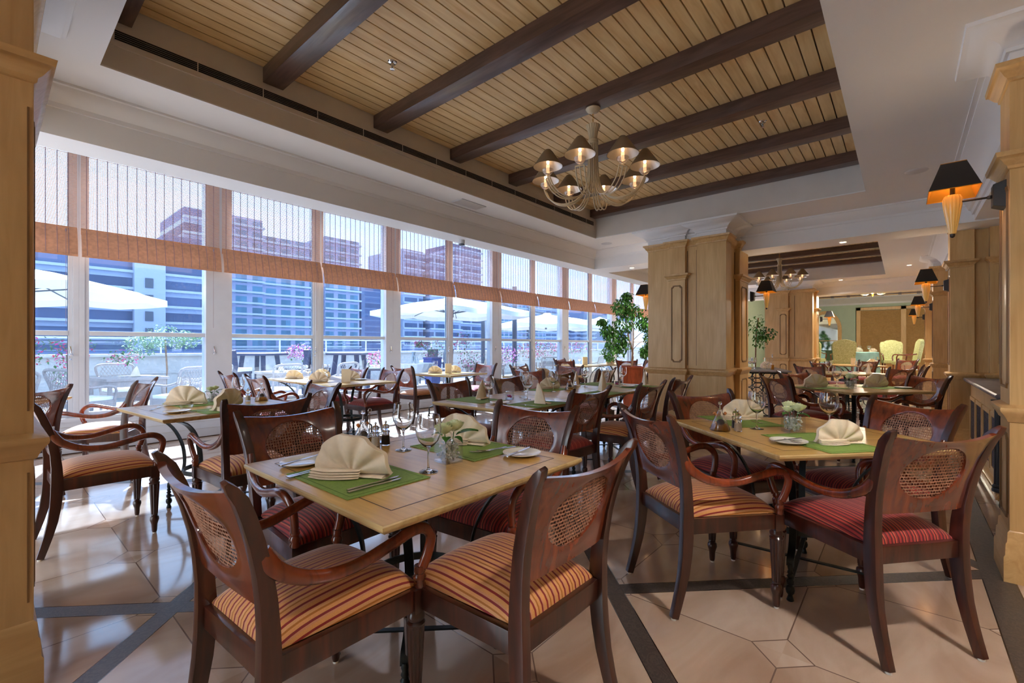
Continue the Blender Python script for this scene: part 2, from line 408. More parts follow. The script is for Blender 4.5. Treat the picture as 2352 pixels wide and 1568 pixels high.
# right side header with its big cove crown
CV = [(0, 0), (0, -.24), (.02, -.24), (.03, -.2), (.05, -.19), (.07, -.13), (.13, -.07), (.2, -.035), (.21, -.03), (.21, -.015), (.24, -.015), (.24, 0)]
mb = MB(); mb.box(3.83, 16.2, -1.15, -.6, 2.645, ZC+.02)
run_prof(mb, (3.83, -.6), (16.2, -.6), (0, 1), [(a, ZC+b) for a, b in CV])
struct(mb.build('trim_2', 'white', smooth=40))
mb = MB(); mb.box(3.6, 16.2, -1.35, -1.15, 0, ZC); struct(mb.build('wall_right', 'oak', smooth=0))
mb = MB(); mb.box(-3.6, 3.9, -3.6, -3.4, 0, ZC); mb.box(-3.6, -3.4, -3.4, 1.6, 0, ZC); mb.box(3.8, 4.0, -3.4, -1.2, 0, ZC); struct(mb.build('wall_front_added', 'oak', smooth=0))  # unseen partial walls added to cut daylight from behind the camera
mb = MB(); mb.box(-3.6, 4, -3.6, -1.6, ZC, ZC+.01); mb.box(-3.6, -2.5, -1.6, 4.5, ZC, ZC+.01); struct(mb.build('ceiling', 'white', smooth=0))

# ceiling beams
def make_beam():
    mb = MB(); mb.box(-.075, .075, 0, 3.37, 3.25, 3.365); return mb.build('ceiling_beam', 'beam', bevel=.008)
PB = Proto(make_beam)
ordn = ['first', 'second', 'third', 'fourth', 'fifth', 'sixth', 'seventh']
BX = [.53, 1.45, 2.40, 3.33, 4.28, 5.23, 6.2]
for i, bx in enumerate(BX):
    PB((bx, .31, 0), 0, f'dark oak beam across the near timber ceiling, {ordn[i]} counted from the camera', 'beam', 'beams of the near ceiling coffer')
for i, bx in enumerate(BX):
    PB((bx+PITCH, .31, 0), 0, f'dark beam in the far ceiling coffer beyond the column, {ordn[i]} from the camera', 'beam', 'beams of the far ceiling coffer')

# slot diffuser along the coffer side
r = empty('air_vent', (0, 0, 0)); tag(r, 'long linear slot air vent in the grey side of the near ceiling coffer', 'air vent')
mb = MB(); mb.box(.50, 6.24, 3.668, 3.682, 3.10, 3.225); mb.build('frame', 'taupe', r)
mb = MB()
for k in range(5): mb.box(.52, 6.21, 3.662, 3.67, 3.136+k*.0125, 3.143+k*.0125)
mb.build('slot', 'vdark', r)
mb = MB()
x = .95
while x < 6.2: mb.box(x, x+.006, 3.660, 3.668, 3.134, 3.196); x += .42
mb.build('divider', 'taupe', r)

# ------------------------------------------------------------------ panelled oak columns
RAILP = [(0, .845), (.008, .85), (.012, .862), (.02, .878), (.03, .893), (.037, .903), (.039, .914), (.037, .924), (.025, .93), (.01, .936), (0, .94)]
CORN = [(0, 2.655), (.008, 2.66), (.01, 2.675), (.022, 2.685), (.036, 2.708), (.046, 2.722), (.054, 2.725), (.058, 2.748), (0, 2.752)]
CAPP = [(0, 2.19), (.008, 2.195), (.01, 2.21), (.02, 2.218), (.034, 2.238), (.044, 2.25), (.052, 2.253), (.057, 2.277), (0, 2.282)]
PLIN = [(.024, 0), (.024, .13), (.018, .14), (.016, .20), (.010, .21), (.008, .26), (0, .27)]
WCR = [(0, 2.75), (.0, 2.81), (.015, 2.812), (.02, 2.83), (.03, 2.835), (.045, 2.86), (.09, 2.885), (.15, 2.912), (.16, 2.925), (.175, 2.93), (.18, 2.952)]
def panel(mb, a, b, n, z0, z1, dep=.008):
    """raised frame of a recessed panel with notched corners on a vertical face; a,b plan points, n outward"""
    a = Vector((*a, 0)); b = Vector((*b, 0)); n = Vector((*n, 0)); L = (b-a).length; u = (b-a)/L
    m = .035
    def ring(ins, off):
        q = .03
        x0, x1, y0, y1 = ins, L-ins, z0+ins, z1-ins
        P = [(x0+q, y0), (x1-q, y0), (x1-q*.6, y0+q*.6), (x1, y0+q), (x1, y1-q), (x1-q*.6, y1-q*.6), (x1-q, y1), (x0+q, y1), (x0+q*.6, y1-q*.6), (x0, y1-q), (x0, y0+q), (x0+q*.6, y0+q*.6)]
        return [a+u*p+n*off+Vector((0, 0, z)) for p, z in P]
    R = [ring(0, 0), ring(.004, dep), ring(.014, dep), ring(.018, .001)]
    vs = sum(R, []); k = 12
    mb.add(vs, [(j*k+i, j*k+(i+1) % k, (j+1)*k+(i+1) % k, (j+1)*k+i) for j in range(3) for i in range(k)])
def make_column():
    # plan, origin at the front left of the shaft; CCW
    r = empty('oak_column')
    P = [(0, 2.90), (0, 2.57), (-.05, 2.57), (-.05, 2.33), (.01, 2.33), (.01, 2.165), (-.07, 2.165), (-.07, 1.78), (.16, 1.78), (.16, 1.84), (.56, 1.84), (.56, 1.77), (1.02, 1.77), (1.02, 1.84), (1.2, 1.84), (1.2, 2.90)]
    a = MB(); prism_prof(a, P, PLIN[:-1]+[(0, .27)]); a.build('plinth', 'oakx', r, smooth=50)
    a = MB(); prism_prof(a, P, [(0, .26), (0, 2.66)]); a.build('shaft', 'oak', r, smooth=0, bevel=.004)
    a = MB(); prism_prof(a, P, RAILP); a.build('chair_rail', 'oakx', r, smooth=40)
    a = MB(); prism_prof(a, P, CORN); a.build('cornice', 'oakx', r, smooth=40)
    a = MB(); prism_prof(a, P, WCR, caps=False); a.build('crown', 'white', r, smooth=40)
    for q in ([(-.05, 2.57), (-.05, 2.33), (.0, 2.33), (.0, 2.57)], [(.56, 1.84), (.56, 1.77), (1.02, 1.77), (1.02, 1.84)]):
        a = MB(); prism_prof(a, q, CAPP); a.build('capital', 'oakx', r, smooth=40)
    for z0, z1 in ((1.02, 2.12), (.32, .78)):
        a = MB(); panel(a, (-.05, 2.53), (-.05, 2.37), (-1, 0), z0, z1); a.build('panel_moulding', 'groove', r, smooth=30)
        a = MB(); panel(a, (.64, 1.77), (.94, 1.77), (0, -1), z0, z1); a.build('panel_moulding', 'groove', r, smooth=30)
    a = MB()
    for x, y in ((.004, 2.31), (.004, 2.185)): a.box(x, x+.008, y, y+.012, .98, 2.6)
    for x in (.18, .54): a.box(x, x+.01, 1.83, 1.841, .98, 2.6)
    a.build('edge_groove', 'groove', r, smooth=0)
    return r
PC = Proto(make_column)
PC((6.5, 0, 0), 0, 'large square oak panelled column in the middle of the room behind the table', 'column', 'oak columns')
PC((6.5+PITCH, 0, 0), 0, 'oak panelled column farther back, seen through the opening right of the big column', 'column', 'oak columns')
# near left column
r = empty('oak_column'); tag(r, 'oak column filling the left edge of the view close to the camera', 'column', 'oak columns')
P = [(-1.6, 2.36), (.115, 2.36), (.115, 3.3), (-1.6, 3.3)]
for nm, pr_, m_ in (('plinth', PLIN, 'oakx'), ('chair_rail', RAILP, 'oakx'), ('capital', CAPP, 'oakx'), ('cornice', CORN, 'oakx'), ('crown', WCR, 'white')):
    a = MB(); prism_prof(a, P, pr_, caps=nm != 'crown'); a.build(nm, m_, r, smooth=40)
a = MB(); prism_prof(a, P, [(0, .26), (0, 2.82)]); a.build('shaft', 'oak', r, smooth=0, bevel=.004)
for z0, z1 in ((.34, .80), (1.02, 2.1)):
    a = MB(); a.box(.098, .104, 2.353, 2.362, z0, z1); a.build('edge_groove', 'groove', r, smooth=0)
    a = MB(); panel(a, (.115, 2.45), (.115, 3.2), (1, 0), z0, z1); a.build('panel_moulding', 'groove', r)
# right hand piers
def make_pier():
    r = empty('oak_pier')
    P = [(0, -.43), (0, -.64), (.06, -.64), (.06, -.76), (-.04, -.76), (-.04, -1.2), (.5, -1.2), (.5, -.62), (.3, -.62), (.3, -.43)]
    for nm, pr_, m_ in (('plinth', PLIN, 'oakx'), ('chair_rail', RAILP, 'oakx'), ('cornice', CORN, 'oakx'), ('crown', WCR, 'white')):
        a = MB(); prism_prof(a, P, pr_, caps=nm != 'crown'); a.build(nm, m_, r, smooth=40)
    a = MB(); prism_prof(a, P, [(0, .26), (0, 2.66)]); a.build('shaft', 'oak', r, smooth=0, bevel=.004)
    for q in ([(0, -.43), (0, -.62), (.3, -.62), (.3, -.43)], [(-.04, -.78), (-.04, -1.2), (.06, -1.2), (.06, -.78)]):
        a = MB(); prism_prof(a, q, CAPP); a.build('capital', 'oakx', r, smooth=40)
    for z0, z1 in ((1.02, 2.12), (.32, .78)):
        a = MB(); panel(a, (-.04, -.83), (-.04, -1.12), (-1, 0), z0, z1); a.build('panel_moulding', 'groove', r)
        a = MB(); panel(a, (.27, -.43), (.03, -.43), (0, 1), z0, z1); a.build('panel_moulding', 'groove', r)
    a = MB()   # fluted console bracket above the panel pilaster
    pts = [(-.05, 2.36), (-.10, 2.38), (-.12, 2.43), (-.09, 2.47), (-.12, 2.5), (-.17, 2.56), (-.17, 2.62), (-.04, 2.64), (-.04, 2.34)]
    for k in range(5):
        y0 = -1.10+k*.05
        vs = [(x, y, z) for y in (y0, y0+.042) for x, z in pts]; n = len(pts)
        a.add(vs, [(i, (i+1) % n, n+(i+1) % n, n+i) for i in range(n)]+[tuple(range(n)), tuple(range(n, 2*n))])
    a.build('bracket', 'oakx', r, smooth=30)
    return r
PP = Proto(make_pier)
for x, l in ((3.56, 'oak pier at the right edge of the view, nearest the camera'), (7.6, 'oak pier with fluted bracket behind the counter at the right wall'), (11.65, 'warm lit oak pier in the right row, third from the camera'), (15.6, 'oak pier at the far end of the right row beside the green room')):
    PP((x, 0, 0), 0, l, 'column', 'oak piers along the right wall')

# ------------------------------------------------------------------ window wall
YW = 7.3; X0W = .72; PW = 1.44
mb = MB()
mb.box(-2.5, 18, YW, YW+.2, 0, .38); mb.box(-2.5, 18, YW-.03, YW+.2, .38, .42)
for z in (.12, .22, .31): mb.box(-2.5, 18, YW-.006, YW, z, z+.004, 1)
mb.box(-2.5, 18, YW-.008, YW, .0, .012, 2)
mb.box(-2.5, 18, YW-.01, YW+.2, 3.58, 3.75)
for k in range(-1, 6):
    x = 2.15+2.88*k; mb.box(x-.16, x+.16, YW-.02, YW+.16, .42, 3.6)
mb.box(-2.6, -2.5, 4.5, 7.5, 0, 3.8)
struct(mb.build('wall_window', ['wwhite', 'stone', 'gap'], smooth=0, bevel=0))
def make_window():
    r = empty('window_1'); a = MB()
    for x0, x1 in ((.05, .09), (1.35, 1.39)): a.box(x0, x1, .03, .09, .42, 3.58)
    a.box(0, .05, .01, .12, .42, 3.58); a.box(1.39, 1.44, .01, .12, .42, 3.58)
    a.box(.09, 1.35, .02, .10, 1.375, 1.43); a.box(.09, 1.35, .03, .09, .42, .47); a.box(.09, 1.35, .03, .09, 3.5, 3.58)
    a.build('frame', 'wwhite', r, smooth=0, bevel=.004)
    a = MB(); a.box(.09, 1.35, .055, .061, .46, 3.52); a.build('glass', 'wglass', r, smooth=0)
    a = MB(); a.tube([(1.37, .02, 1.15), (1.37, .0, 1.15), (1.37, -.02, 1.15)], .01); a.lathe([(.018, 0), (.022, .01), (.012, .03)], 10, (1.37, -.03, 1.14))
    a.tube([(1.37, -.03, 1.16), (1.37, -.035, 1.20), (1.36, -.045, 1.25)], .008); a.lathe([(.012, 0), (.004, .02)], 8, (1.37, 0, 1.09)); a.build('handle', 'steel', r)
    a = MB(); a.box(1.346, 1.352, .045, .07, .47, 1.375); a.box(1.346, 1.352, .045, .07, 1.43, 3.5); a.build('gasket', 'dgrey', r, smooth=0)
    return r
w0 = None
for k in range(-2, 11):
    if w0 is None: w0 = o = make_window()
    else: o = dup(w0)
    x = X0W+PW*k
    o.location = (x, YW, 0); o.name = f'window_{k+3}'; struct(o)

def make_blind():
    r = empty('roman_blind'); w = 1.408
    a = MB(); z = 2.60
    while z < 3.60: a.box(0, w, -.004, .0, z, z+.0058); z += .0155
    a.build('woven_slats', 'slat', r, smooth=0)
    a = MB(); x = .045
    while x < w: a.box(x, x+.007, -.008, -.004, 2.56, 3.6); x += .092
    a.build('tape_cord', 'cord', r, smooth=0)
    a = MB()
    z = 2.575; vs = []
    n = 26
    for i in range(n):   # hanging stacked flap, leans forward
        t = i/(n-1); y = -.02-.075*math.sin(t*1.5); zz = 2.60-.315*t
        a.box(0, w, y-.004, y+.003, zz-.0115, zz)
    a.box(0, w, -.105, -.085, 2.278, 2.292); a.box(0, w, -.012, .0, 2.545, 2.615)
    a.build('valance', 'slat', r, smooth=0)
    a = MB(); x = .045
    while x < w:
        a.sweep([(x, -.02-.075*math.sin(t/4*1.5)-.006, 2.60-.315*t/4) for t in range(5)], [(-.0025, -.001), (.0025, -.001), (.0025, .001), (-.0025, .001)], up=(0, 1, 0)); x += .092
    a.build('valance_cord', 'cord', r, smooth=0)
    a = MB(); a.tube([(w-.1, -.1, 2.55), (w-.1, -.1, 2.0), (w-.1, -.1, 1.5)], .002, 5); a.lathe([(.004, 0), (.008, .015), (.003, .035)], 8, (w-.1, -.1, 2.54)); a.build('pull_cord', 'cord', r)
    return r
PBl = Proto(make_blind)
bl = ['far left, cut by the near oak column', 'second from the left, above the wicker furniture', 'third from the left, right of the first white post', 'above the blue bar tables outside', 'left of the large white parasol outside', 'in front of the round white parasol top', 'above the thick parasol mast', 'above the farther pair of parasols', 'third from the right end, above the far tables', 'left of the potted ficus', 'just behind the ficus top', 'partly hidden by the column, right of the ficus']
for i, k in enumerate(range(-1, 11)):
    PBl((X0W+PW*k+.007, YW-.075, 0), 0, 'bamboo roman blind '+bl[i], 'blind', 'bamboo roman blinds on the window wall')

# ------------------------------------------------------------------ dining chairs
STY = [(0, -.315), (.10, -.285), (.20, -.262), (.30, -.248), (.40, -.242), (.50, -.243), (.60, -.252), (.70, -.268), (.80, -.295), (.88, -.327), (.93, -.362)]
def ysty(z): return interp(STY, z)
def xsty(z): return interp([(0, .218), (.4, .208), (.55, .212), (.75, .226), (.93, .252)], z)
def pansurf(x, z):
    w = xsty(z); c = interp([(.5, .004), (.6, .008), (.93, .05)], z)
    return ysty(z)+.004-c*max(0, 1-(x/w)**2)
OX, OZ, OC = .148, .108, .752
def zoval(t): return OX*math.cos(t), OC+OZ*math.sin(t)
def make_chair(arms, fab):
    r = empty('dining_chair')
    # rear legs running up into the back stiles
    for s in (-1, 1):
        a = MB(); zs = [0, .06, .12, .2, .28, .36, .44, .52, .6, .68, .76, .83, .88, .91, .93]
        pts = [(s*xsty(z), ysty(z), z+.008) for z in zs]
        scl = [(.8, .72), (.82, .78), (.86, .85), (.92, .95), (1, 1.05), (1, 1.12), (1, 1.12), (1, 1), (1, .92), (1, .85), (1, .8), (1, .75), (1, .7), (.95, .55), (.8, .25)]
        a.sweep(pts, [(-.018, -.024), (.018, -.024), (.018, .024), (-.018, .024)], up=(0, 1, 0), scl=scl)
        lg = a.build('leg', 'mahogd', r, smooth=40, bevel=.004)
        a = MB(); a.lathe([(.012, 0), (.012, .009)], 10, (s*xsty(0), ysty(0), 0)); a.build('glide', 'china', lg)
    # front legs, turned and fluted
    for s in (-1, 1):
        a = MB(); xf, yf = s*.238, .218
        a.box(xf-.024, xf+.024, yf-.024, yf+.024, .375, .452)
        a.lathe([(.012, .008), (.015, .02), (.017, .06), (.021, .075), (.026, .092), (.024, .108), (.016, .116), (.019, .122), (.016, .128)], 16, (xf, yf, 0))
        a.lathe([(.019, .128), (.029, .33)], 40, (xf, yf, 0), lobes=10, amp=.17)
        a.lathe([(.029, .33), (.031, .337), (.024, .345), (.029, .352), (.030, .362), (.024, .376)], 16, (xf, yf, 0))
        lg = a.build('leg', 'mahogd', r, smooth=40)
        a = MB(); a.lathe([(.011, 0), (.011, .009)], 10, (xf, yf, 0)); a.build('glide', 'china', lg)
    # seat rails
    a = MB()
    pf, pr_ = (.238, .218), (.208, -.242)
    def rail(p, q, t=.022, z0=.383, z1=.452):
        p = Vector((*p, 0)); q = Vector((*q, 0)); d = (q-p).normalized(); n = Vector((-d.y, d.x, 0))*t/2
        vs = [v+Vector((0, 0, z)) for z in (z0, z1) for v in (p-n, p+n, q+n, q-n)]
        a.add(vs, [(0, 1, 2, 3), (7, 6, 5, 4), (0, 4, 5, 1), (1, 5, 6, 2), (2, 6, 7, 3), (3, 7, 4, 0)])
    rail((-.216, .23), (.216, .23)); rail((-.19, -.242), (.19, -.242))
    for s in (-1, 1): rail((s*.243, .20), (s*.214, -.225))
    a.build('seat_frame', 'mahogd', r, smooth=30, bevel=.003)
    # upholstered seat
    a = MB(); n = 18; vs = []
    for j in range(n+1):
        for i in range(n+1):
            u = -1+2*i/n; v = -1+2*j/n
            uu = math.sin(u*PI/2); vv = math.sin(v*PI/2)
            w = lerp(.196, .232, (vv+1)/2); x = uu*w; y = lerp(-.232, .232, (vv+1)/2)
            h = ((1-abs(uu)**3)*(1-abs(vv)**3.4))**.45
            vs.append((x, y, .452+.078*h))
    a.add(vs, [(j*(n+1)+i, j*(n+1)+i+1, (j+1)*(n+1)+i+1, (j+1)*(n+1)+i) for j in range(n) for i in range(n)])
    a.add([(-.196, -.232, .44), (.196, -.232, .44), (.232, .232, .44), (-.232, .232, .44)], [(3, 2, 1, 0)])
    us = []
    for j in range(n+1):
        row = [Vector(v) for v in vs[j*(n+1):(j+1)*(n+1)]]; acc = [0]
        for p_, q_ in zip(row, row[1:]): acc.append(acc[-1]+(q_-p_).length)
        us += [t-acc[n//2] for t in acc]
    us += [0]*4
    cu = a.build('seat_cushion', fab, r, smooth=60); uv = cu.data.uv_layers.new(name='UVMap')
    for l in cu.data.loops: uv.data[l.index].uv = (us[l.vertex_index], a.v[l.vertex_index][1])
    # back board with oval opening
    a = MB(); K = 72; T = .011
    def zt(x): return .917-.030*(1-(x/.25)**2)
    ZB = .585
    corners = []
    ang = [2*PI*i/K for i in range(K)]
    for cx, cz in ((xsty(.92), .917), (-xsty(.92), .917), (-xsty(ZB), ZB), (xsty(ZB), ZB)):
        t = math.atan2((cz-OC), cx) % (2*PI); k = min(range(K), key=lambda i: abs(ang[i]-t)); ang[k] = t
    def outer(t):
        lo, hi = 0, .6
        for _ in range(24):
            m = (lo+hi)/2; x = m*math.cos(t); z = OC+m*math.sin(t)
            if abs(x) < xsty(z)-.008 and ZB < z < zt(x): lo = m
            else: hi = m
        return lo*math.cos(t), OC+lo*math.sin(t)
    R = 5; vs = []
    for sd in (1, -1):
        for j in range(R+1):
            for t in ang:
                xo, zo = zoval(math.atan2(math.sin(t)/1, math.cos(t))); xe, ze = outer(t)
                q = 1/math.sqrt((math.cos(t)/OX)**2+(math.sin(t)/OZ)**2); xo = q*math.cos(t); zo = OC+q*math.sin(t)
                f = j/R; x = lerp(xo, xe, f); z = lerp(zo, ze, f)
                rim = .75 if j == 0 else 1
                vs.append((x, pansurf(x, z)+sd*T*rim, z))
    n1 = (R+1)*K; fs = []
    for s2 in (0, n1):
        for j in range(R):
            for i in range(K):
                i2 = (i+1) % K; fs.append((s2+j*K+i, s2+j*K+i2, s2+(j+1)*K+i2, s2+(j+1)*K+i))
    for i in range(K):
        i2 = (i+1) % K; fs.append((i, i2, n1+i2, n1+i)); fs.append((R*K+i, R*K+i2, n1+R*K+i2, n1+R*K+i))
    a.add(vs, fs)
    bk = a.build('backrest', 'mahog', r, smooth=50)
    # cane web woven in the oval
    a = MB(); p = .0132
    def strand(p0, p1, w, off, n=7):
        (x0, z0), (x1, z1) = p0, p1; d = Vector((x1-x0, z1-z0)); 
        if d.length < .01: return
        d.normalize(); nx, nz = -d.y*w/2, d.x*w/2; vs = []
        for i in range(n+1):
            x = lerp(x0, x1, i/n); z = lerp(z0, z1, i/n); y = pansurf(x, z)+off
            for sg in (-1, 1):
                vs.append((x+sg*nx, y+.0006, z+sg*nz))
        a.add(vs, [(2*i, 2*i+1, 2*i+3, 2*i+2) for i in range(n)])
    k = -int(OX/p)
    while k*p < OX:
        x = k*p; h = OZ*math.sqrt(max(0, 1-(x/OX)**2)); strand((x, OC-h), (x, OC+h), .0042, .001); k += 1
    k = -int(OZ/p)
    while k*p < OZ:
        z = k*p; h = OX*math.sqrt(max(0, 1-(z/OZ)**2)); strand((-h, OC+z), (h, OC+z), .0042, -.001); k += 1
    for sg in (1, -1):   # diagonals x = sg*z + c
        c = -.30
        while c < .30:
            A = 1/OX**2+1/OZ**2; B = 2*sg*c/OX**2; C = c*c/OX**2-1; D = B*B-4*A*C
            if D > 0:
                z0 = (-B-math.sqrt(D))/(2*A); z1 = (-B+math.sqrt(D))/(2*A)
                strand((sg*z0+c, OC+z0), (sg*z1+c, OC+z1), .0018, .0022*sg, 6)
            c += p*2
    a.build('cane_panel', 'cane', r, smooth=0)
    a = MB(); a.tube([(1.0*OX*math.cos(2*PI*i/48), pansurf(OX*math.cos(2*PI*i/48), OC+OZ*math.sin(2*PI*i/48))+.007, OC+OZ*math.sin(2*PI*i/48)) for i in range(48)], .0028, 6, up=(0, 1, 0), closed=True)
    a.build('oval_bead', 'mahog', r)
    if arms:
        for s in (-1, 1):
            a = MB()
            pts = spline([(s*.226, -.270, .735), (s*.236, -.225, .675), (s*.250, -.14, .632), (s*.264, -.03, .622), (s*.275, .08, .645), (s*.279, .165, .664), (s*.277, .222, .655), (s*.268, .256, .615), (s*.258, .252, .56), (s*.250, .236, .515)], 5)
            n = len(pts)
            scl = [(1.0 if i < n*.7 else 1.0, 1.35-.35*min(1, i/(n*.25))) for i in range(n)]
            a.sweep(pts, [(.019*math.cos(2*PI*i/12)*1.0, .0155*math.sin(2*PI*i/12)) for i in range(12)], up=(s*1.0, 0, .15), scl=[(b, c) for c, b in scl])
            ar = a.build('armrest', 'mahog', r, smooth=60)
            a = MB(); a.lathe([(.018, .45), (.021, .458), (.017, .468), (.021, .476), (.022, .486), (.016, .496), (.020, .503), (.018, .512), (.018, .522)], 16, (0, 0, 0))
            ps = a.build('arm_post', 'mahog', ar, smooth=50); ps.location = (s*.245, .228, 0)
    return r
CH = {(a, f): Proto(lambda a=a, f=f: make_chair(a, f)) for a in (0, 1) for f in ('fab_o', 'fab_r')}
def chair(bx, by, fx, fy, arm, fab, label, grp=None):
    """(bx,by) plan position of the top of the back, (fx,fy) direction the seat faces"""
    l = math.hypot(fx, fy); fx /= l; fy /= l
    CH[(arm, 'fab_'+fab)]((bx+.35*fx, by+.35*fy, 0), math.atan2(fy, fx)-PI/2, label, 'chair', grp or 'mahogany cane back dining chairs')
chair(.354, 1.43, 1, .06, 1, 'o', 'orange striped armchair at the left side of the nearest table, closest to the camera')
chair(1.18, .70, .02, 1, 0, 'o', 'armless orange striped chair with its back to the camera at the nearest table')
chair(1.04, 2.42, .02, -1, 1, 'r', 'red striped armchair behind the napkin and small plate of the nearest table')
chair(1.99, 1.54, -1, -.1, 1, 'r', 'red striped armchair on the right of the nearest table, facing the camera')
chair(1.165, 3.01, 0, 1, 1, 'o', 'orange striped armchair directly behind the nearest table, its back turned to the camera')
chair(.17, 4.03, 1, .02, 1, 'o', 'orange striped armchair standing alone beside the left oak column, seen from the side')
chair(1.03, 5.57, -.88, .47, 1, 'o', 'pale sunlit armchair facing left by the low window wall behind the left tables')
chair(1.97, 3.90, -1, -.03, 1, 'r', 'sunlit armchair facing the camera past the oil flask of the left table')
chair(-.35, 6.62, .55, -.8, 0, 'r', 'dark chair at the window table cut by the left oak column')
chair(.25, 5.15, -.5, .85, 0, 'r', 'pink lit chair low behind the lone left armchair')
chair(1.95, 5.45, 1, .02, 1, 'r', 'dark armchair in profile left of the double window table, nearer one')
chair(1.95, 6.35, 1, .02, 1, 'r', 'dark armchair by the first white window post, farther one of two')
chair(3.86, 5.60, -1, .02, 1, 'r', 'armchair with bright red seat right of the double window table')
chair(3.80, 6.42, -1, .02, 1, 'r', 'blue lit armchair behind the bright red seated one at the window')
chair(4.40, 6.15, 1, .08, 0, 'o', 'armless chair with round see-through cane beside the white post, facing right')
chair(6.22, 6.0, -1, -.05, 0, 'r', 'blue lit chair at the right of the small window table')
chair(2.95, 3.36, 0, -1, 0, 'r', 'chair at the near end of the long table, cane dotted with daylight')
chair(3.82, 3.37, 0, -1, 0, 'r', 'second chair along the window side of the long table')
chair(4.88, 3.33, .03, -1, 0, 'r', 'third chair along the window side of the long table, behind the oil flask')
chair(3.05, 1.81, .05, 1, 0, 'r', 'bright red seated chair with its back to us at the long table')
chair(3.90, 1.69, .02, 1, 1, 'o', 'orange striped armchair with its back to us at the middle of the long table')
chair(4.76, 1.74, 0, 1, 0, 'o', 'narrow looking chair with its back to us next to the big column')
chair(5.05, 4.05, 1, .1, 0, 'r', 'maroon chair facing right at the middle window side table')
chair(6.15, 5.15, .1, -1, 0, 'r', 'dark chair behind the maroon one at the middle window side table')
chair(6.55, 4.32, -1, 0, 0, 'r', 'purple lit chair facing the camera at the middle window side table')
chair(5.95, 3.28, 0, 1, 0, 'r', 'brown chair seen from behind left of the red planter')
chair(2.16, .99, .8, -.6, 1, 'o', 'orange striped armchair at the left of the right front table')
chair(2.40, -.125, .64, .77, 1, 'r', 'dark red striped armchair at the lower right, back to the camera')
chair(3.57, -.05, -.77, .64, 1, 'r', 'dark armchair on the far right side of the right front table')
chair(3.36, 1.10, -.54, -.84, 1, 'r', 'dark armchair behind the oil flask of the right front table')
chair(5.79, 1.10, .7, -.72, 1, 'r', 'pinkish armchair on the left of the table with two fan napkins')
chair(6.93, -.23, -.63, .77, 1, 'o', 'armchair on the right of the table with two fan napkins')
chair(6.85, 1.08, -.5, -.85, 0, 'r', 'dark chair behind the left fan napkin of the middle right table')
chair(9.2, .0, .6, .8, 0, 'r', 'plain backed chair behind the right fan napkin')
chair(9.35, 1.25, .9, -.45, 0, 'o', 'lilac lit chair right of the iron buffet table')
chair(10.3, -.3, -.1, 1, 0, 'r', 'chair whose top rail shows behind the plain backed one at right')
chair(11.7, 1.35, -.6, -.8, 0, 'r', 'dark chair in front of the farther oak column')
chair(13.5, .6, .6, .6, 0, 'r', 'dark chair below the cream menu card in the back bay')
chair(15.2, -.1, -.7, .6, 0, 'r', 'distant dark chair beside the last oak pier at right')
chair(9.0, 6.1, 1, 0, 1, 'r', 'far window table chair turned right, left of the menu card')
chair(10.0, 6.95, 0, -1, 0, 'r', 'far window table chair behind the white napkin cone')
chair(10.2, 5.1, .9, .3, 0, 'o', 'chair just left of the ficus trunk, behind the planter')
chair(11.05, 4.9, -.1, 1, 0, 'r', 'chair just right of the ficus trunk beside the column')

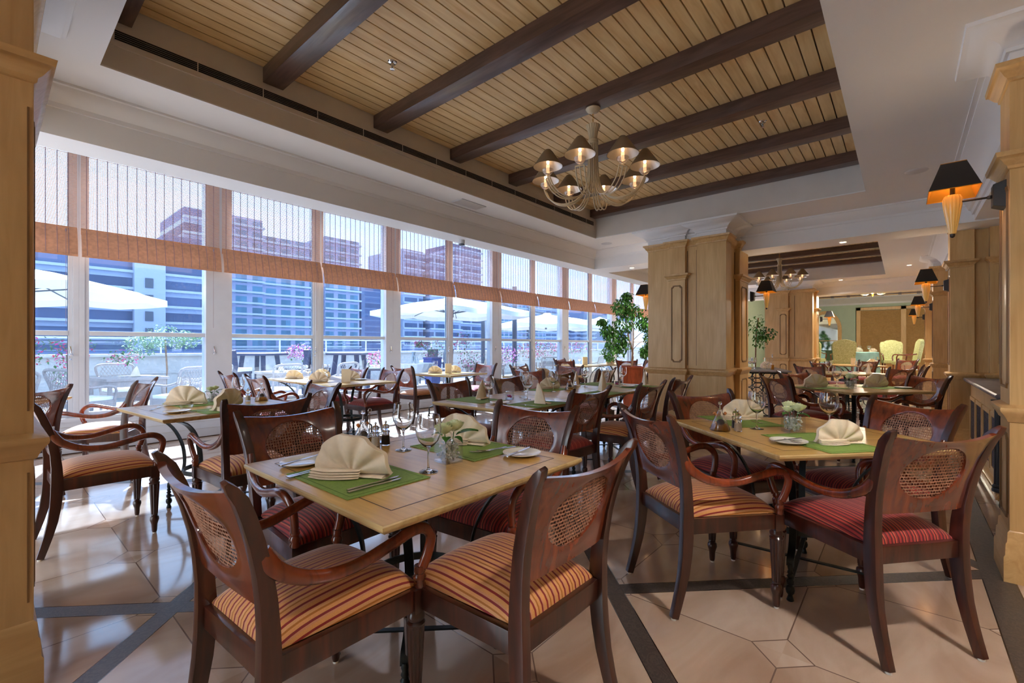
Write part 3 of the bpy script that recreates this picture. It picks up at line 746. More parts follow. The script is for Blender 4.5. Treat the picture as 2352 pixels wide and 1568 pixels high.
# ------------------------------------------------------------------ tables
HT = .78
def make_table(sz=.968, green=False):
    r = empty('dining_table'); h = sz/2
    sq = [(-h, -h), (h, -h), (h, h), (-h, h)]
    a = MB(); prism_prof(a, sq, [(-.03, HT-.03), (-.014, HT-.028), (-.006, HT-.020), (-.002, HT-.016), (0, HT-.012), (0, HT-.004), (-.003, HT)], 1)
    q = h-.004; a.add([(-q, -q, HT+.0003), (q, -q, HT+.0003), (q, q, HT+.0003), (-q, q, HT+.0003)], [(0, 1, 2, 3)], 0)
    a.build('tabletop', ['tabletop', 'edge'], r, smooth=30)
    a = MB(); b = h-.085
    for s in (-1, 1):
        a.box(-b, b, s*b-.0018, s*b+.0018, HT+.0002, HT+.0009); a.box(s*b-.0018, s*b+.0018, -b, b, HT+.0002, HT+.0009)
    a.build('inlay_line', 'inlay', r, smooth=0)
    for i in range(4):
        an = PI/4+i*PI/2; c, s = math.cos(an), math.sin(an)
        prof = [(v.x, v.y) for v in spline([(.50, .738, 0), (.40, .70, 0), (.30, .62, 0), (.235, .5, 0), (.215, .38, 0), (.225, .29, 0), (.26, .23, 0), (.315, .205, 0), (.325, .17, 0)], 4)]
        a = MB(); a.sweep([(rr*c, rr*s, z) for rr, z in prof], [(-.016, -.005), (.016, -.005), (.016, .005), (-.016, .005)], up=(c, s, .01))
        lg = a.build('leg', 'iron', r, smooth=40)
        a = MB(); a.lathe([(.014, .0), (.017, .004), (.012, .02), (.01, .03), (.018, .04), (.021, .055), (.017, .07), (.009, .076), (.017, .084), (.017, .1), (.009, .108), (.016, .12), (.009, .13), (.014, .14), (.009, .15), (.013, .165), (.010, .18)], 14, (.325*c, .325*s, 0))
        a.build('turned_foot', 'iron', lg, smooth=60)
    a = MB()
    for i in range(2):
        an = PI/4+i*PI/2; c, s = math.cos(an), math.sin(an)
        a.sweep([(-.325*c, -.325*s, .092), (.325*c, .325*s, .092)], [(-.011, -.004), (.011, -.004), (.011, .004), (-.011, .004)])
    a.build('cross_stretcher', 'iron', r, smooth=0)
    a = MB(); a.sweep([(.205*math.cos(2*PI*i/36), .205*math.sin(2*PI*i/36), .30) for i in range(36)], [(-.004, -.016), (.004, -.016), (.004, .016), (-.004, .016)], closed=True)
    a.build('ring', 'iron', r, smooth=40)
    a = MB(); 
    for an in (PI/4, 3*PI/4):
        c, s = math.cos(an), math.sin(an); a.sweep([(-.48*c, -.48*s, .738), (.48*c, .48*s, .738)], [(-.012, -.002), (.012, -.002), (.012, .002), (-.012, .002)])
    a.build('top_brace', 'iron', r, smooth=0)
    return r
PT = Proto(make_table)
PT2 = Proto(lambda: make_table(.92))
def table(x, y, rot, l, P=PT): P((x, y, 0), math.radians(rot), l, 'table', 'square oak topped dining tables with iron legs')
table(1.158, 1.508, 0, 'nearest oak table, set with fan napkins and a cube vase of roses')
table(2.91, .437, 48, 'oak table standing diagonally at the right front, with an oil flask')
table(1.18, 4.10, 5, 'oak table at the left behind the nearest one, bluish in window light')
table(-.15, 5.90, 45, 'oak table tip showing just right of the left oak column')
table(3.14, 5.60, 0, 'front half of the double table at the window', PT2)
table(3.14, 6.54, 0, 'back half of the double table at the window', PT2)
table(5.25, 5.98, 7, 'small oak table at the window between two white posts')
table(2.94, 2.57, 0, 'left end table of the long row in the middle, with candle cube', PT2)
table(3.88, 2.60, 0, 'middle table of the long row, with the oil flask', PT2)
table(4.82, 2.60, 0, 'right end table of the long row, against the big column', PT2)
table(5.80, 4.30, 0, 'oak table behind the long row, mostly hidden by chairs')
table(6.42, .42, 48, 'oak table at middle right with two white fan napkins')
table(9.75, 6.1, 0, 'far oak table by the windows with a menu card')
table(10.9, 5.7, 10, 'far oak table behind the ficus planter')
table(10.0, .75, 45, 'oak table in the next bay with a pink candle')
table(14.4, .9, 20, 'distant oak table in front of the green room')

# ------------------------------------------------------------------ table settings
ZT = HT+.0012
def make_mat():
    r = empty('placemat'); a = MB(); a.box(-.16, .16, -.215, .215, 0, .0022); a.build('cloth', 'mat', r, smooth=0)
    a = MB()
    for s in (-1, 1): a.box(-.142, .142, s*.197-.001, s*.197+.001, .002, .0028); a.box(s*.142-.001, s*.142+.001, -.197, .197, .002, .0028)
    a.build('hem_line', 'matline', r, smooth=0); return r
PM = Proto(make_mat)
def make_fan(R=.135, pl=5, h=1.0, soft=.5):
    """napkin folded into a pleated fan standing on its rolled foot; fan lies in local x-z, front is -y"""
    r = empty('napkin'); a = MB(); NT = 84; NR = 12; vs = []
    for sd in (0, 1):
        for j in range(NR+1):
            f = j/NR
            for i in range(NT+1):
                t = i/NT; th = lerp(-.10, PI+.10, t)
                rr = R*f*(1+.06*math.sin(th))
                ph = (t*pl) % 1; pe = .5+.5*math.cos(2*PI*ph); pe = pe**1.6
                y = -.006-.034*math.sin(th)*math.sin(min(1, f*1.05)*PI*.72)+(pe-.5)*.017*f
                if sd: y += .011+.012*f
                rq = rr*(1-.02*(1-pe))
                x = rq*math.cos(th)*1.08; z = .012+max(0, rq*math.sin(th)*h)*1.0
                vs.append((x, y, z+.004*math.cos(th*3)*f))
    n = NT+1; o2 = (NR+1)*n; fs = []
    for o in (0, o2): fs += [(o+j*n+i, o+j*n+i+1, o+(j+1)*n+i+1, o+(j+1)*n+i) for j in range(NR) for i in range(NT)]
    fs += [(NR*n+i, NR*n+i+1, o2+NR*n+i+1, o2+NR*n+i) for i in range(NT)]
    a.add(vs, fs); a.build('fan', 'linen', r, smooth=28)
    a = MB()   # the stacked folds the fan stands on, fanning to one side
    for k in range(4):
        z = .004+k*.0075; w = .012-.001*k
        pts = spline([(-R*1.0, -.035+k*.004, z), (-R*.55, -.05+k*.005, z), (-.01, -.048+k*.006, z+.002), (R*.3, -.03+k*.004, z+.001)], 6)
        a.sweep(pts, [(.026*math.cos(2*PI*i/12), .0042*math.sin(2*PI*i/12)) for i in range(12)], scl=[1-.5*(i/(len(pts)-1))**3 for i in range(len(pts))])
    pts = spline([(-R*.9, .012, .006), (0, .014, .006), (R*.95, .012, .006)], 5)
    a.sweep(pts, [(.04*math.cos(2*PI*i/12), .006*math.sin(2*PI*i/12)) for i in range(12)])
    a.build('folded_foot', 'linen', r, smooth=60); return r
PF = Proto(make_fan)
def make_cone_napkin():
    r = empty('napkin'); a = MB(); N = 40; vs = []
    for j in range(9):
        f = j/8; w = .074*(1-f)**.75+.003
        for i in range(N):
            t = 2*PI*i/N; q = 1-.22*abs(math.sin(2*t+.4))*(1-f)
            vs.append((w*q*math.cos(t)+.02*f*f, w*.55*q*math.sin(t), .004+.165*f))
    a.add(vs, [(j*N+i, j*N+(i+1) % N, (j+1)*N+(i+1) % N, (j+1)*N+i) for j in range(8) for i in range(N)]); a.build('peak', 'linen', r, smooth=50)
    a = MB(); a.sweep(spline([(-.08, -.03, .008), (0, -.035, .008), (.05, -.02, .01)], 5), [(.022*math.cos(2*PI*i/10), .007*math.sin(2*PI*i/10)) for i in range(10)]); a.build('folded_foot', 'linen', r, smooth=60)
    return r
PN = Proto(make_cone_napkin)
def make_glass():
    r = empty('wine_glass'); a = MB()
    a.lathe([(.0002, .092), (.006, .088), (.02, .097), (.036, .115), (.046, .14), (.0485, .160), (.046, .185), (.041, .212), (.0398, .212), (.0448, .185), (.0472, .160), (.0447, .14), (.0345, .1165), (.018, .1), (.006, .0955), (.0002, .095)], 32, caps=False)
    a.build('bowl', 'rglass', r, smooth=60); a = MB(); a.lathe([(.0002, .0005), (.036, .0005), (.036, .0018), (.02, .004), (.006, .010), (.0042, .02), (.0038, .072), (.006, .088), (.0002, .092)], 24, caps=False); a.build('stem', 'rglass', r, smooth=60)
    return r
PG = Proto(make_glass)
def make_plate():
    r = empty('side_plate'); a = MB(); a.lathe([(.001, .004), (.045, .004), (.055, .006), (.078, .014), (.082, .0155), (.082, .013), (.06, .004), (.045, .0), (.001, 0)], 48, caps=False); a.build('plate', 'china', r, smooth=60); return r
PPl = Proto(make_plate)
def make_knife():
    r = empty('table_knife'); a = MB(); a.sweep([(-.11, 0, .004), (-.06, 0, .004), (-.01, 0, .0035)], [(-.006, -.0025), (.006, -.0025), (.006, .0025), (-.006, .0025)], scl=[1.1, .9, .7]); a.build('handle', 'steel', r, smooth=30, bevel=.001)
    a = MB(); vs = [(-.01, -.004, .003), (.02, -.009, .003), (.08, -.009, .003), (.10, 0, .003), (.08, .004, .003), (-.01, .004, .003)]; vs += [(x, y, .0045) for x, y, z in vs]
    a.add(vs, [tuple(range(6))[::-1], tuple(range(6, 12))]+[(i, (i+1) % 6, 6+(i+1) % 6, 6+i) for i in range(6)]); a.build('blade', 'steel', r, smooth=0); return r
PK = Proto(make_knife)
def make_fork():
    r = empty('table_fork'); a = MB(); a.sweep([(-.10, 0, .003), (-.05, 0, .004), (.0, 0, .006), (.03, 0, .005)], [(-.006, -.0014), (.006, -.0014), (.006, .0014), (-.006, .0014)], scl=[1.2, .6, .4, .5]); a.build('handle', 'steel', r, smooth=40)
    a = MB(); a.sweep([(.03, 0, .005), (.045, 0, .004), (.06, 0, .005)], [(-.006, -.001), (.006, -.001), (.006, .001), (-.006, .001)], scl=[.5, 1.7, 1.9])
    for k in range(4): a.tube([(.06, -.0095+.0063*k, .005), (.08, -.0095+.0063*k, .008), (.1, -.0095+.0063*k, .012)], .0013, 5)
    a.build('tines', 'steel', r, smooth=40); return r
PFk = Proto(make_fork)
def make_menu():
    r = empty('menu_card'); a = MB(); a.box(-.055, .055, -.012, -.010, 0, .17); a.box(-.055, .055, .010, .012, 0, .17); a.box(-.055, -.053, -.012, .012, 0, .17); a.build('card', 'card', r, smooth=0); return r
PMn = Proto(make_menu)
def make_vase():
    r = empty('flower_vase'); a = MB(); w = .042
    for x0, x1, y0, y1 in ((-w, w, -w, -w+.004), (-w, w, w-.004, w), (-w, -w+.004, -w, w), (w-.004, w, -w, w)): a.box(x0, x1, y0, y1, 0, .10)
    a.box(-w, w, -w, w, 0, .008); a.build('glass_cube', 'glass', r, smooth=0)
    a = MB(); rnd = random.Random(3)
    for k in range(150):
        c = Vector((rnd.uniform(-.033, .033), rnd.uniform(-.033, .033), rnd.uniform(.014, .085))); q = rnd.uniform(.005, .0085)
        R = Matrix.Rotation(rnd.uniform(0, 6), 3, Vector((rnd.random(), rnd.random(), rnd.random()+.1)).normalized())
        vs = [c+R @ Vector(v)*q for v in ((1, 0, 0), (-1, 0, 0), (0, 1, 0), (0, -1, 0), (0, 0, 1), (0, 0, -1))]
        a.add(vs, [(0, 2, 4), (2, 1, 4), (1, 3, 4), (3, 0, 4), (2, 0, 5), (1, 2, 5), (3, 1, 5), (0, 3, 5)])
    o = a.build('crystal_filling', 'crystal', r, smooth=0); o['kind'] = 'stuff'
    for cx, cy, cz, q, tl in ((-.026, -.012, .132, .033, -.3), (.026, .0, .136, .034, .35), (.0, .028, .122, .024, 0)):
        a = MB(); a.tube([(cx*.5, cy*.5, .03), (cx, cy, cz-.015)], .002, 5)
        st = a.build('stem', 'leaf', r); a = MB()
        for ly in range(4):
            for k in range(5):
                t0 = k*2*PI/5+ly*.7; R0 = q*(.35+.22*ly); hh = q*(1.5-.12*ly)
                vs = []
                for j in range(5):
                    f = j/4; rr = R0*math.sin(min(1, f*1.15)*PI*.55)+(.004 if j == 4 and ly > 1 else 0)
                    for i in range(5):
                        tt = t0+(i-2)*.36; vs.append((cx+rr*math.cos(tt)+tl*(f*q*.5), cy+rr*math.sin(tt), cz-q*.55+hh*f*(1-.05*abs(i-2))))
                a.add(vs, [(j*5+i, j*5+i+1, (j+1)*5+i+1, (j+1)*5+i) for j in range(4) for i in range(4)])
        a.build('rose', 'rose', r, smooth=60)
    for ax, ay, az, dx, dy, dz, L in ((.03, -.01, .105, .8, -.5, .25, .095), (-.02, -.02, .10, -.5, -.6, .0, .05), (.005, -.035, .10, .2, -.9, -.1, .045), (-.01, .03, .1, -.4, .8, .1, .05)):
        d = Vector((dx, dy, dz)).normalized(); s2 = d.cross(Vector((0, 0, 1))).normalized(); a = MB(); vs = []
        for j in range(7):
            f = j/6; w2 = .36*L*math.sin(PI*f**.8)+.0005
            for i in range(5): q = (i-2)/2; vs.append(Vector((ax, ay, az))+d*L*f+s2*w2*q+Vector((0, 0, .006*abs(q)+.02*f*(1-f)-.012*f*f)))
        a.add(vs, [(j*5+i, j*5+i+1, (j+1)*5+i+1, (j+1)*5+i) for j in range(6) for i in range(4)]); a.build('leaf', 'leaf', r, smooth=60)
    a = MB(); rnd = random.Random(5)
    for k in range(60):
        t = rnd.uniform(0, 6.3); q = rnd.uniform(.03, .055); c = (q*math.cos(t), q*math.sin(t)*.8, rnd.uniform(.105, .15))
        a.lathe([(.0004, -.002), (.002, 0), (.0004, .002)], 5, c)
    a.build('tiny_white_flowers', 'whitef', r).__setitem__('kind', 'stuff')
    return r
PV = Proto(make_vase)
def make_mill(fill):
    r = empty('salt_mill' if fill == 'salt' else 'pepper_mill'); a = MB()
    a.lathe([(.019, 0), (.021, .004), (.019, .03), (.017, .055), (.020, .062), (.020, .066), (.012, .07), (.016, .078), (.017, .088), (.012, .097), (.004, .1)], 24); a.build('glass_body', 'rglass', r, smooth=50)
    a = MB(); a.lathe([(.015, .004), (.016, .03), (.013, .046)], 16); a.build('contents', fill, r)
    a = MB(); a.lathe([(.0015, .05), (.0015, .1), (.004, .104), (.005, .11), (.003, .115)], 10); a.build('spindle', 'steel', r); return r
PS = Proto(lambda: make_mill('salt')); PPe = Proto(lambda: make_mill('pepper'))
def make_flask():
    r = empty('oil_flask'); a = MB()
    a.lathe([(.0002, 0), (.05, 0), (.053, .004), (.052, .01), (.035, .05), (.016, .095), (.011, .108), (.012, .115), (.0105, .115), (.0095, .108), (.0145, .095), (.0335, .05), (.0505, .01), (.05, .003), (.0002, .002)], 36, caps=False); a.build('glass_body', 'rglass', r, smooth=60)
    a = MB(); a.lathe([(.001, .0025), (.049, .0032), (.0498, .01), (.0405, .033), (.001, .033)], 32, caps=False); a.build('oil', 'oil', r, smooth=50)
    a = MB(); a.lathe([(.002, .034), (.018, .036), (.022, .044), (.014, .058), (.004, .062)], 20, (.004, 0, 0)); a.build('vinegar_bulb', 'vinegar', r, smooth=60)
    for s in (-1, 1):
        a = MB(); a.tube([(s*.012, 0, .07), (s*.027, 0, .088)], .007, 10); nk = a.build('spout', 'glass', r)
        a = MB(); a.tube([(s*.026, 0, .087), (s*.036, 0, .098)], .0075, 12); a.build('cork', 'cork', r)
    a = MB(); a.lathe([(.008, .108), (.004, .12), (.003, .14)], 12); a.lathe([(.001, .138), (.008, .143), (.011, .15), (.008, .158), (.001, .162)], 14); a.build('glass_stopper', 'rglass', r, smooth=60); return r
PO = Proto(make_flask)
def make_candle():
    r = empty('candle_holder'); a = MB(); w = .033
    for x0, x1, y0, y1 in ((-w, w, -w, -w+.004), (-w, w, w-.004, w), (-w, -w+.004, -w, w), (w-.004, w, -w, w)): a.box(x0, x1, y0, y1, 0, .07)
    a.box(-w, w, -w, w, 0, .012); a.build('glass_cube', 'glass', r, smooth=0); rnd = random.Random(2)
    for m_, n_ in (('red', 9), ('purp', 7), ('mag', 5)):
        a = MB()
        for k in range(n_): a.lathe([(.001, -.006), (.008, 0), (.001, .006)], 6, (rnd.uniform(-.02, .02), rnd.uniform(-.02, .02), rnd.uniform(.02, .034)))
        o = a.build('coloured_chips', m_, r); o['kind'] = 'stuff'
    return r
PCn = Proto(make_candle)
def make_ash():
    r = empty('glass_dish'); a = MB(); a.lathe([(.001, .003), (.03, .004), (.04, .022), (.046, .024), (.046, .02), (.038, 0), (.001, 0)], 12, caps=False); a.build('dish', 'glass', r, smooth=20); return r
PA = Proto(make_ash)
N1, N2, N3 = 'on the nearest table', 'on the right front table', 'on the left window-lit table'
def put(P, x, y, deg, l, cat, grp=None, z=ZT, sc=None): return P((x, y, z), math.radians(deg), l, cat, grp, sc)
GM, GN, GG, GPL = 'green placemats', 'folded cream napkins', 'empty wine glasses', 'white side plates'
# nearest table
put(PM, .88, 1.495, 0, 'green placemat under the big napkin nearest the camera', 'placemat', GM)
put(PM, 1.46, 1.535, 0, 'green placemat under the napkin behind the rose vase', 'placemat', GM)
put(PF, .865, 1.50, 118, 'largest cream fan napkin, in the foreground on green placemat', 'napkin', GN, ZT+.002).rotation_euler.z = math.radians(-62)
put(PF, 1.50, 1.60, -75, 'cream fan napkin behind the rose vase on the nearest table', 'napkin', GN, ZT+.002, .95)
put(PPl, .825, 1.81, 0, 'white side plate left of the largest napkin', 'plate', GPL)
put(PPl, 1.51, 1.245, 0, 'white side plate at the right corner of the nearest table', 'plate', GPL)
put(PK, .83, 1.82, 20, 'butter knife lying on the plate left of the largest napkin', 'knife', None, ZT+.014)
put(PK, 1.50, 1.25, 12, 'butter knife lying on the right corner plate', 'knife', None, ZT+.014)
put(PK, .86, 1.335, 2, 'dark knife at the front edge of the nearest placemat', 'knife', 'cutlery on the nearest placemat', ZT+.002)
put(PK, .87, 1.36, 4, 'second knife beside the front one on the nearest placemat', 'knife', 'cutlery on the nearest placemat', ZT+.002)
put(PFk, .80, 1.655, 5, 'fork half hidden left under the largest napkin', 'fork', None, ZT+.002)
put(PFk, .80, 1.675, 8, 'outer fork beside the left plate of the nearest table', 'fork', None, ZT+.002)
put(PFk, 1.47, 1.40, 172, 'fork with splayed tines left of the right corner plate', 'fork', None, ZT+.002)
put(PFk, 1.49, 1.37, 165, 'second fork crossing beside the right corner plate', 'fork', None, ZT+.006)
put(PG, 1.235, 1.711, 0, 'wine glass at the middle of the nearest table, farther of two', 'wine glass', GG)
put(PG, 1.083, 1.345, 0, 'wine glass right in front beside the rose vase', 'wine glass', GG)
put(PV, 1.233, 1.403, -8, 'glass cube of crystals holding cream roses on the nearest table', 'vase', 'cube vases of roses')
r = empty('cruet_stand', (1.20, 1.93, ZT), .3); tag(r, 'wire cruet stand behind the largest napkin', 'cruet stand')
a = MB(); a.box(-.07, .07, -.035, .035, 0, .004); a.tube([(-.07, -.035, .045), (.07, -.035, .045), (.07, .035, .045), (-.07, .035, .045)], .0018, 6, closed=True)
for x in (-.07, .07):
    for y in (-.035, .035): a.tube([(x, y, 0), (x, y, .045)], .0018, 6)
a.build('wire_frame', 'steel', r); a = MB(); a.tube(spline([(0, 0, .004), (0, 0, .1), (0, 0, .15)], 3), .0022, 6); a.tube([(.011*math.cos(t*PI/8), 0, .161+.011*math.sin(t*PI/8)) for t in range(16)], .0022, 6, closed=True); a.build('carrying_ring', 'steel', r)
put(PO, 1.175, 1.95, 20, 'oil flask with corks behind the largest napkin', 'oil flask', 'oil flasks', ZT+.004)
put(PS, 1.19, 1.865, 0, 'salt mill in front of the cork-stoppered cruets', 'salt mill', None)
put(PPe, 1.245, 1.865, 0, 'pepper mill right of the salt mill behind the largest napkin', 'pepper mill', None)
# right front table
def T2(dx, dy):   # offset in the table's own axes
    c, s = math.cos(math.radians(48)), math.sin(math.radians(48)); return 2.92+dx*c-dy*s, .44+dx*s+dy*c
put(PM, 2.672, .302, 141, 'green placemat nearest the camera on the right front table', 'placemat', GM)
put(PM, 3.09, .78, 138, 'green placemat behind the oil flask and vase of the right front table', 'placemat', GM)
put(PF, 2.68, .235, -48, 'cream fan napkin with folded foot at the right front table', 'napkin', GN, ZT+.002, .78)
put(PF, 3.16, .78, -60, 'cream napkin behind the salt and pepper mills', 'napkin', GN, ZT+.002, .85)
put(PPl, 2.544, .42, 0, 'white side plate at the near corner of the right front table', 'plate', GPL)
put(PK, 2.55, .42, -25, 'butter knife on the near corner plate of the right table', 'knife', None, ZT+.014)
put(PFk, 2.60, .35, 118, 'fork between the plate and the right napkin', 'fork', None, ZT+.004)
put(PFk, 2.56, .32, 125, 'outer fork beside the right napkin', 'fork', None, ZT+.004)
put(PK, 2.97, .94, 60, 'knife behind the oil flask on the right front table', 'knife', None, ZT+.003)
put(PK, 2.79, .21, -130, 'knife right of the right napkin, partly behind the chair', 'knife', None, ZT+.003)
put(PFk, 3.06, .60, 100, 'fork left of the vase on the right front table', 'fork', None, ZT+.003)
put(PG, 2.863, .629, 0, 'wine glass left of the vase on the right front table', 'wine glass', GG)
put(PG, 3.05, .31, 0, 'wine glass behind the right front napkin', 'wine glass', GG)
put(PV, 2.88, .455, 40, 'glass cube vase with two pale roses on the right front table', 'vase', 'cube vases of roses')
put(PO, 2.682, .775, -40, 'conical oil flask with ball stopper on the right front table', 'oil flask', 'oil flasks')
put(PS, 2.715, .69, 0, 'salt mill just right of the conical oil flask', 'salt mill')
put(PPe, 2.80, .725, 0, 'pepper mill behind the salt mill on the right front table', 'pepper mill')
# left table
put(PM, 1.12, 4.38, 5, 'pale green placemat at the back of the left table', 'placemat', GM)
put(PM, 1.20, 3.80, 95, 'pale green placemat near the orange chair on the left table', 'placemat', GM)
put(PF, 1.06, 4.36, -40, 'golden lit fan napkin on the left table', 'napkin', GN, ZT+.002)
put(PF, 1.19, 3.84, 35, 'tilted cream napkin at the near edge of the left table', 'napkin', GN, ZT+.002)
put(PPl, .89, 3.90, 0, 'white side plate at the near left of the left table', 'plate', GPL)
put(PK, 1.0, 3.83, 10, 'knife beside the left table plate', 'knife'); put(PFk, .84, 4.25, 60, 'fork at the back left of the left table', 'fork')
put(PV, 1.26, 4.44, 20, 'small rose vase standing on the left table', 'vase', 'cube vases of roses', sc=.8)
put(PA, 1.0, 4.12, 0, 'glass dish before the golden napkin', 'dish'); put(PG, 1.09, 4.58, 0, 'wine glass behind the golden lit napkin', 'wine glass', GG)
put(PG, 1.38, 4.2, 0, 'wine glass near the flask of the left table', 'wine glass', GG)
put(PS, 1.475, 4.26, 0, 'salt mill left of the oil flask on the left table', 'salt mill'); put(PO, 1.56, 4.20, 30, 'oil flask lit yellow on the left table', 'oil flask', 'oil flasks')
# far left table
put(PF, .12, 5.72, -60, 'white napkin fan beside the left oak column', 'napkin', GN); put(PPl, .3, 5.9, 0, 'plate at the tip of the far left table', 'plate', GPL)
# window double table
for i, (x, y, l) in enumerate(((2.93, 6.68, 'leftmost fan napkin of the double window table'), (2.88, 5.86, 'front fan napkin left of the menu card'), (3.38, 5.92, 'fan napkin right of the menu card'), (3.3, 6.6, 'fan napkin at the back of the double window table'))):
    put(PF, x, y, -48+7*i, l, 'napkin', GN, ZT, .85)
put(PMn, 3.10, 5.55, -35, 'cream menu card standing on the double window table', 'menu card', 'standing menu cards'); put(PG, 2.95, 6.3, 0, 'wine glass among the napkins of the double window table', 'wine glass', GG)
put(PG, 3.15, 6.2, 0, 'wine glass behind the menu card at the window', 'wine glass', GG); put(PS, 3.0, 6.05, 0, 'salt mill beside the window menu card', 'salt mill'); put(PPe, 3.06, 6.0, 0, 'pepper mill beside the window menu card', 'pepper mill')
put(PPl, 3.42, 5.72, 0, 'plate at the right edge of the double window table', 'plate', GPL)
put(PF, 5.10, 6.15, -48, 'fan napkin on the small window table left of its menu', 'napkin', GN, ZT, .85); put(PF, 5.50, 6.1, -40, 'fan napkin on the small window table right of its menu', 'napkin', GN, ZT, .85)
put(PMn, 5.25, 5.98, -35, 'cream menu card on the small window table', 'menu card', 'standing menu cards'); put(PG, 5.18, 6.25, 0, 'wine glass on the small window table', 'wine glass', GG)
# long row
for x, y, d, l in ((2.80, 2.83, 0, 'placemat at the left end of the long row'), (2.95, 2.25, 90, 'placemat near the red seated chair at the long row'), (4.0, 2.92, 90, 'placemat at the window side of the middle long table'), (4.0, 2.28, 90, 'placemat at the near side of the middle long table'), (4.95, 2.9, 90, 'placemat at the window side by the candle cube'), (4.95, 2.3, 90, 'placemat near the big column on the long row')):
    put(PM, x, y, d, l, 'placemat', GM)
put(PN, 2.88, 2.84, 10, 'pointed napkin left of the near candle cube', 'napkin', GN, ZT+.002); put(PN, 2.95, 2.24, 80, 'slim pointed napkin on the near edge of the long row', 'napkin', GN, ZT+.002)
put(PF, 4.06, 2.95, -40, 'upright fan napkin behind the long row oil flask', 'napkin', GN, ZT+.002, .8); put(PN, 4.2, 2.37, 30, 'broad triangular napkin above the red seated chair', 'napkin', GN, ZT+.002, 1.25)
put(PN, 4.6, 2.95, 30, 'tan napkin between two glasses on the long row', 'napkin', GN, ZT+.002); put(PN, 5.2, 2.36, 30, 'white napkin cone against the big column', 'napkin', GN, ZT+.002)
for x, y, l in ((2.805, 2.675, 'tall wine glass beside the left end napkin'), (3.114, 2.5, 'wine glass right of the near candle cube'), (3.815, 2.723, 'wine glass left of the long row oil flask'), (4.52, 2.78, 'wine glass behind the triangular napkin'), (4.84, 2.70, 'wine glass left of the far candle cube'), (5.14, 2.62, 'wine glass in front of the red planter'), (3.62, 2.95, 'wine glass at the window side of the long row')):
    put(PG, x, y, 0, l, 'wine glass', GG)
put(PCn, 3.03, 2.634, 30, 'glass cube with coloured chips at the left end of the long row', 'candle holder', 'glass candle cubes'); put(PCn, 4.86, 2.55, 20, 'glass candle cube in front of the planter', 'candle holder', 'glass candle cubes')
put(PO, 4.08, 2.70, 10, 'oil flask in the middle of the long row', 'oil flask', 'oil flasks'); put(PS, 4.18, 2.70, 0, 'salt mill right of the long row flask', 'salt mill')
put(PPl, 4.84, 2.40, 0, 'white plate near the column end of the long row', 'plate', GPL); put(PPl, 2.75, 2.5, 0, 'plate at the left end of the long row', 'plate', GPL); put(PA, 3.2, 2.62, 0, 'glass dish by the near candle cube', 'dish')
put(PK, 3.12, 2.22, 100, 'knife on the near placemat of the long row', 'knife', z=ZT+.003); put(PFk, 2.78, 2.2, 95, 'fork on the near placemat of the long row', 'fork', z=ZT+.003)
# middle right table
put(PM, 6.18, .70, 50, 'placemat under the left fan napkin at middle right', 'placemat', GM); put(PM, 6.66, .16, 50, 'placemat under the right fan napkin at middle right', 'placemat', GM)
put(PF, 6.20, .76, -45, 'bright fan napkin, left one of the middle right table', 'napkin', GN, ZT+.002, 1.0); put(PF, 6.70, .24, -45, 'bright fan napkin, right one of the middle right table', 'napkin', GN, ZT+.002, 1.0)
put(PG, 6.55, .59, 0, 'wine glass between the two bright fan napkins', 'wine glass', GG); put(PV, 6.28, .44, 30, 'rose vase between the two bright fan napkins', 'vase', 'cube vases of roses')
put(PS, 6.50, .70, 0, 'salt mill right of the left bright napkin', 'salt mill'); put(PPe, 6.46, .77, 0, 'pepper mill right of the left bright napkin', 'pepper mill'); put(PPl, 6.70, .0, 0, 'plate at the right tip of the middle right table', 'plate', GPL)
# others
put(PF, 5.55, 4.15, -40, 'tan napkin on the table behind the long row', 'napkin', GN, ZT, .9); put(PG, 5.75, 4.4, 0, 'wine glass on the table behind the long row', 'wine glass', GG); put(PG, 5.45, 4.6, 0, 'cluster wine glass left on the table behind the long row', 'wine glass', GG)
put(PMn, 9.75, 6.0, -35, 'cream menu card on the far window table', 'menu card', 'standing menu cards', sc=1.2); put(PN, 9.4, 6.2, 0, 'white napkin cone on the far window table', 'napkin', GN); put(PG, 9.9, 6.25, 0, 'wine glass right of the far menu card', 'wine glass', GG); put(PG, 9.6, 6.35, 0, 'wine glass left of the far menu card', 'wine glass', GG)
put(PG, 10.9, 5.6, 0, 'wine glass under the ficus leaves', 'wine glass', GG); put(PF, 10.75, 5.85, -30, 'napkin under the ficus leaves', 'napkin', GN, ZT, .9)
put(PCn, 9.9, .7, 0, 'pink candle cube on the next bay table', 'candle holder', 'glass candle cubes'); put(PN, 9.95, .45, 0, 'small napkin behind the right bright napkin', 'napkin', GN); put(PG, 9.8, 1.0, 0, 'wine glass on the next bay table, left', 'wine glass', GG); put(PG, 10.1, .6, 0, 'wine glass on the next bay table, right', 'wine glass', GG)
put(PMn, 14.3, .95, -50, 'square cream card on the distant table', 'menu card', 'standing menu cards', sc=1.0); put(PF, 14.5, .6, -40, 'pinkish napkin on the distant table', 'napkin', GN); put(PG, 14.2, .5, 0, 'wine glass on the distant table', 'wine glass', GG)

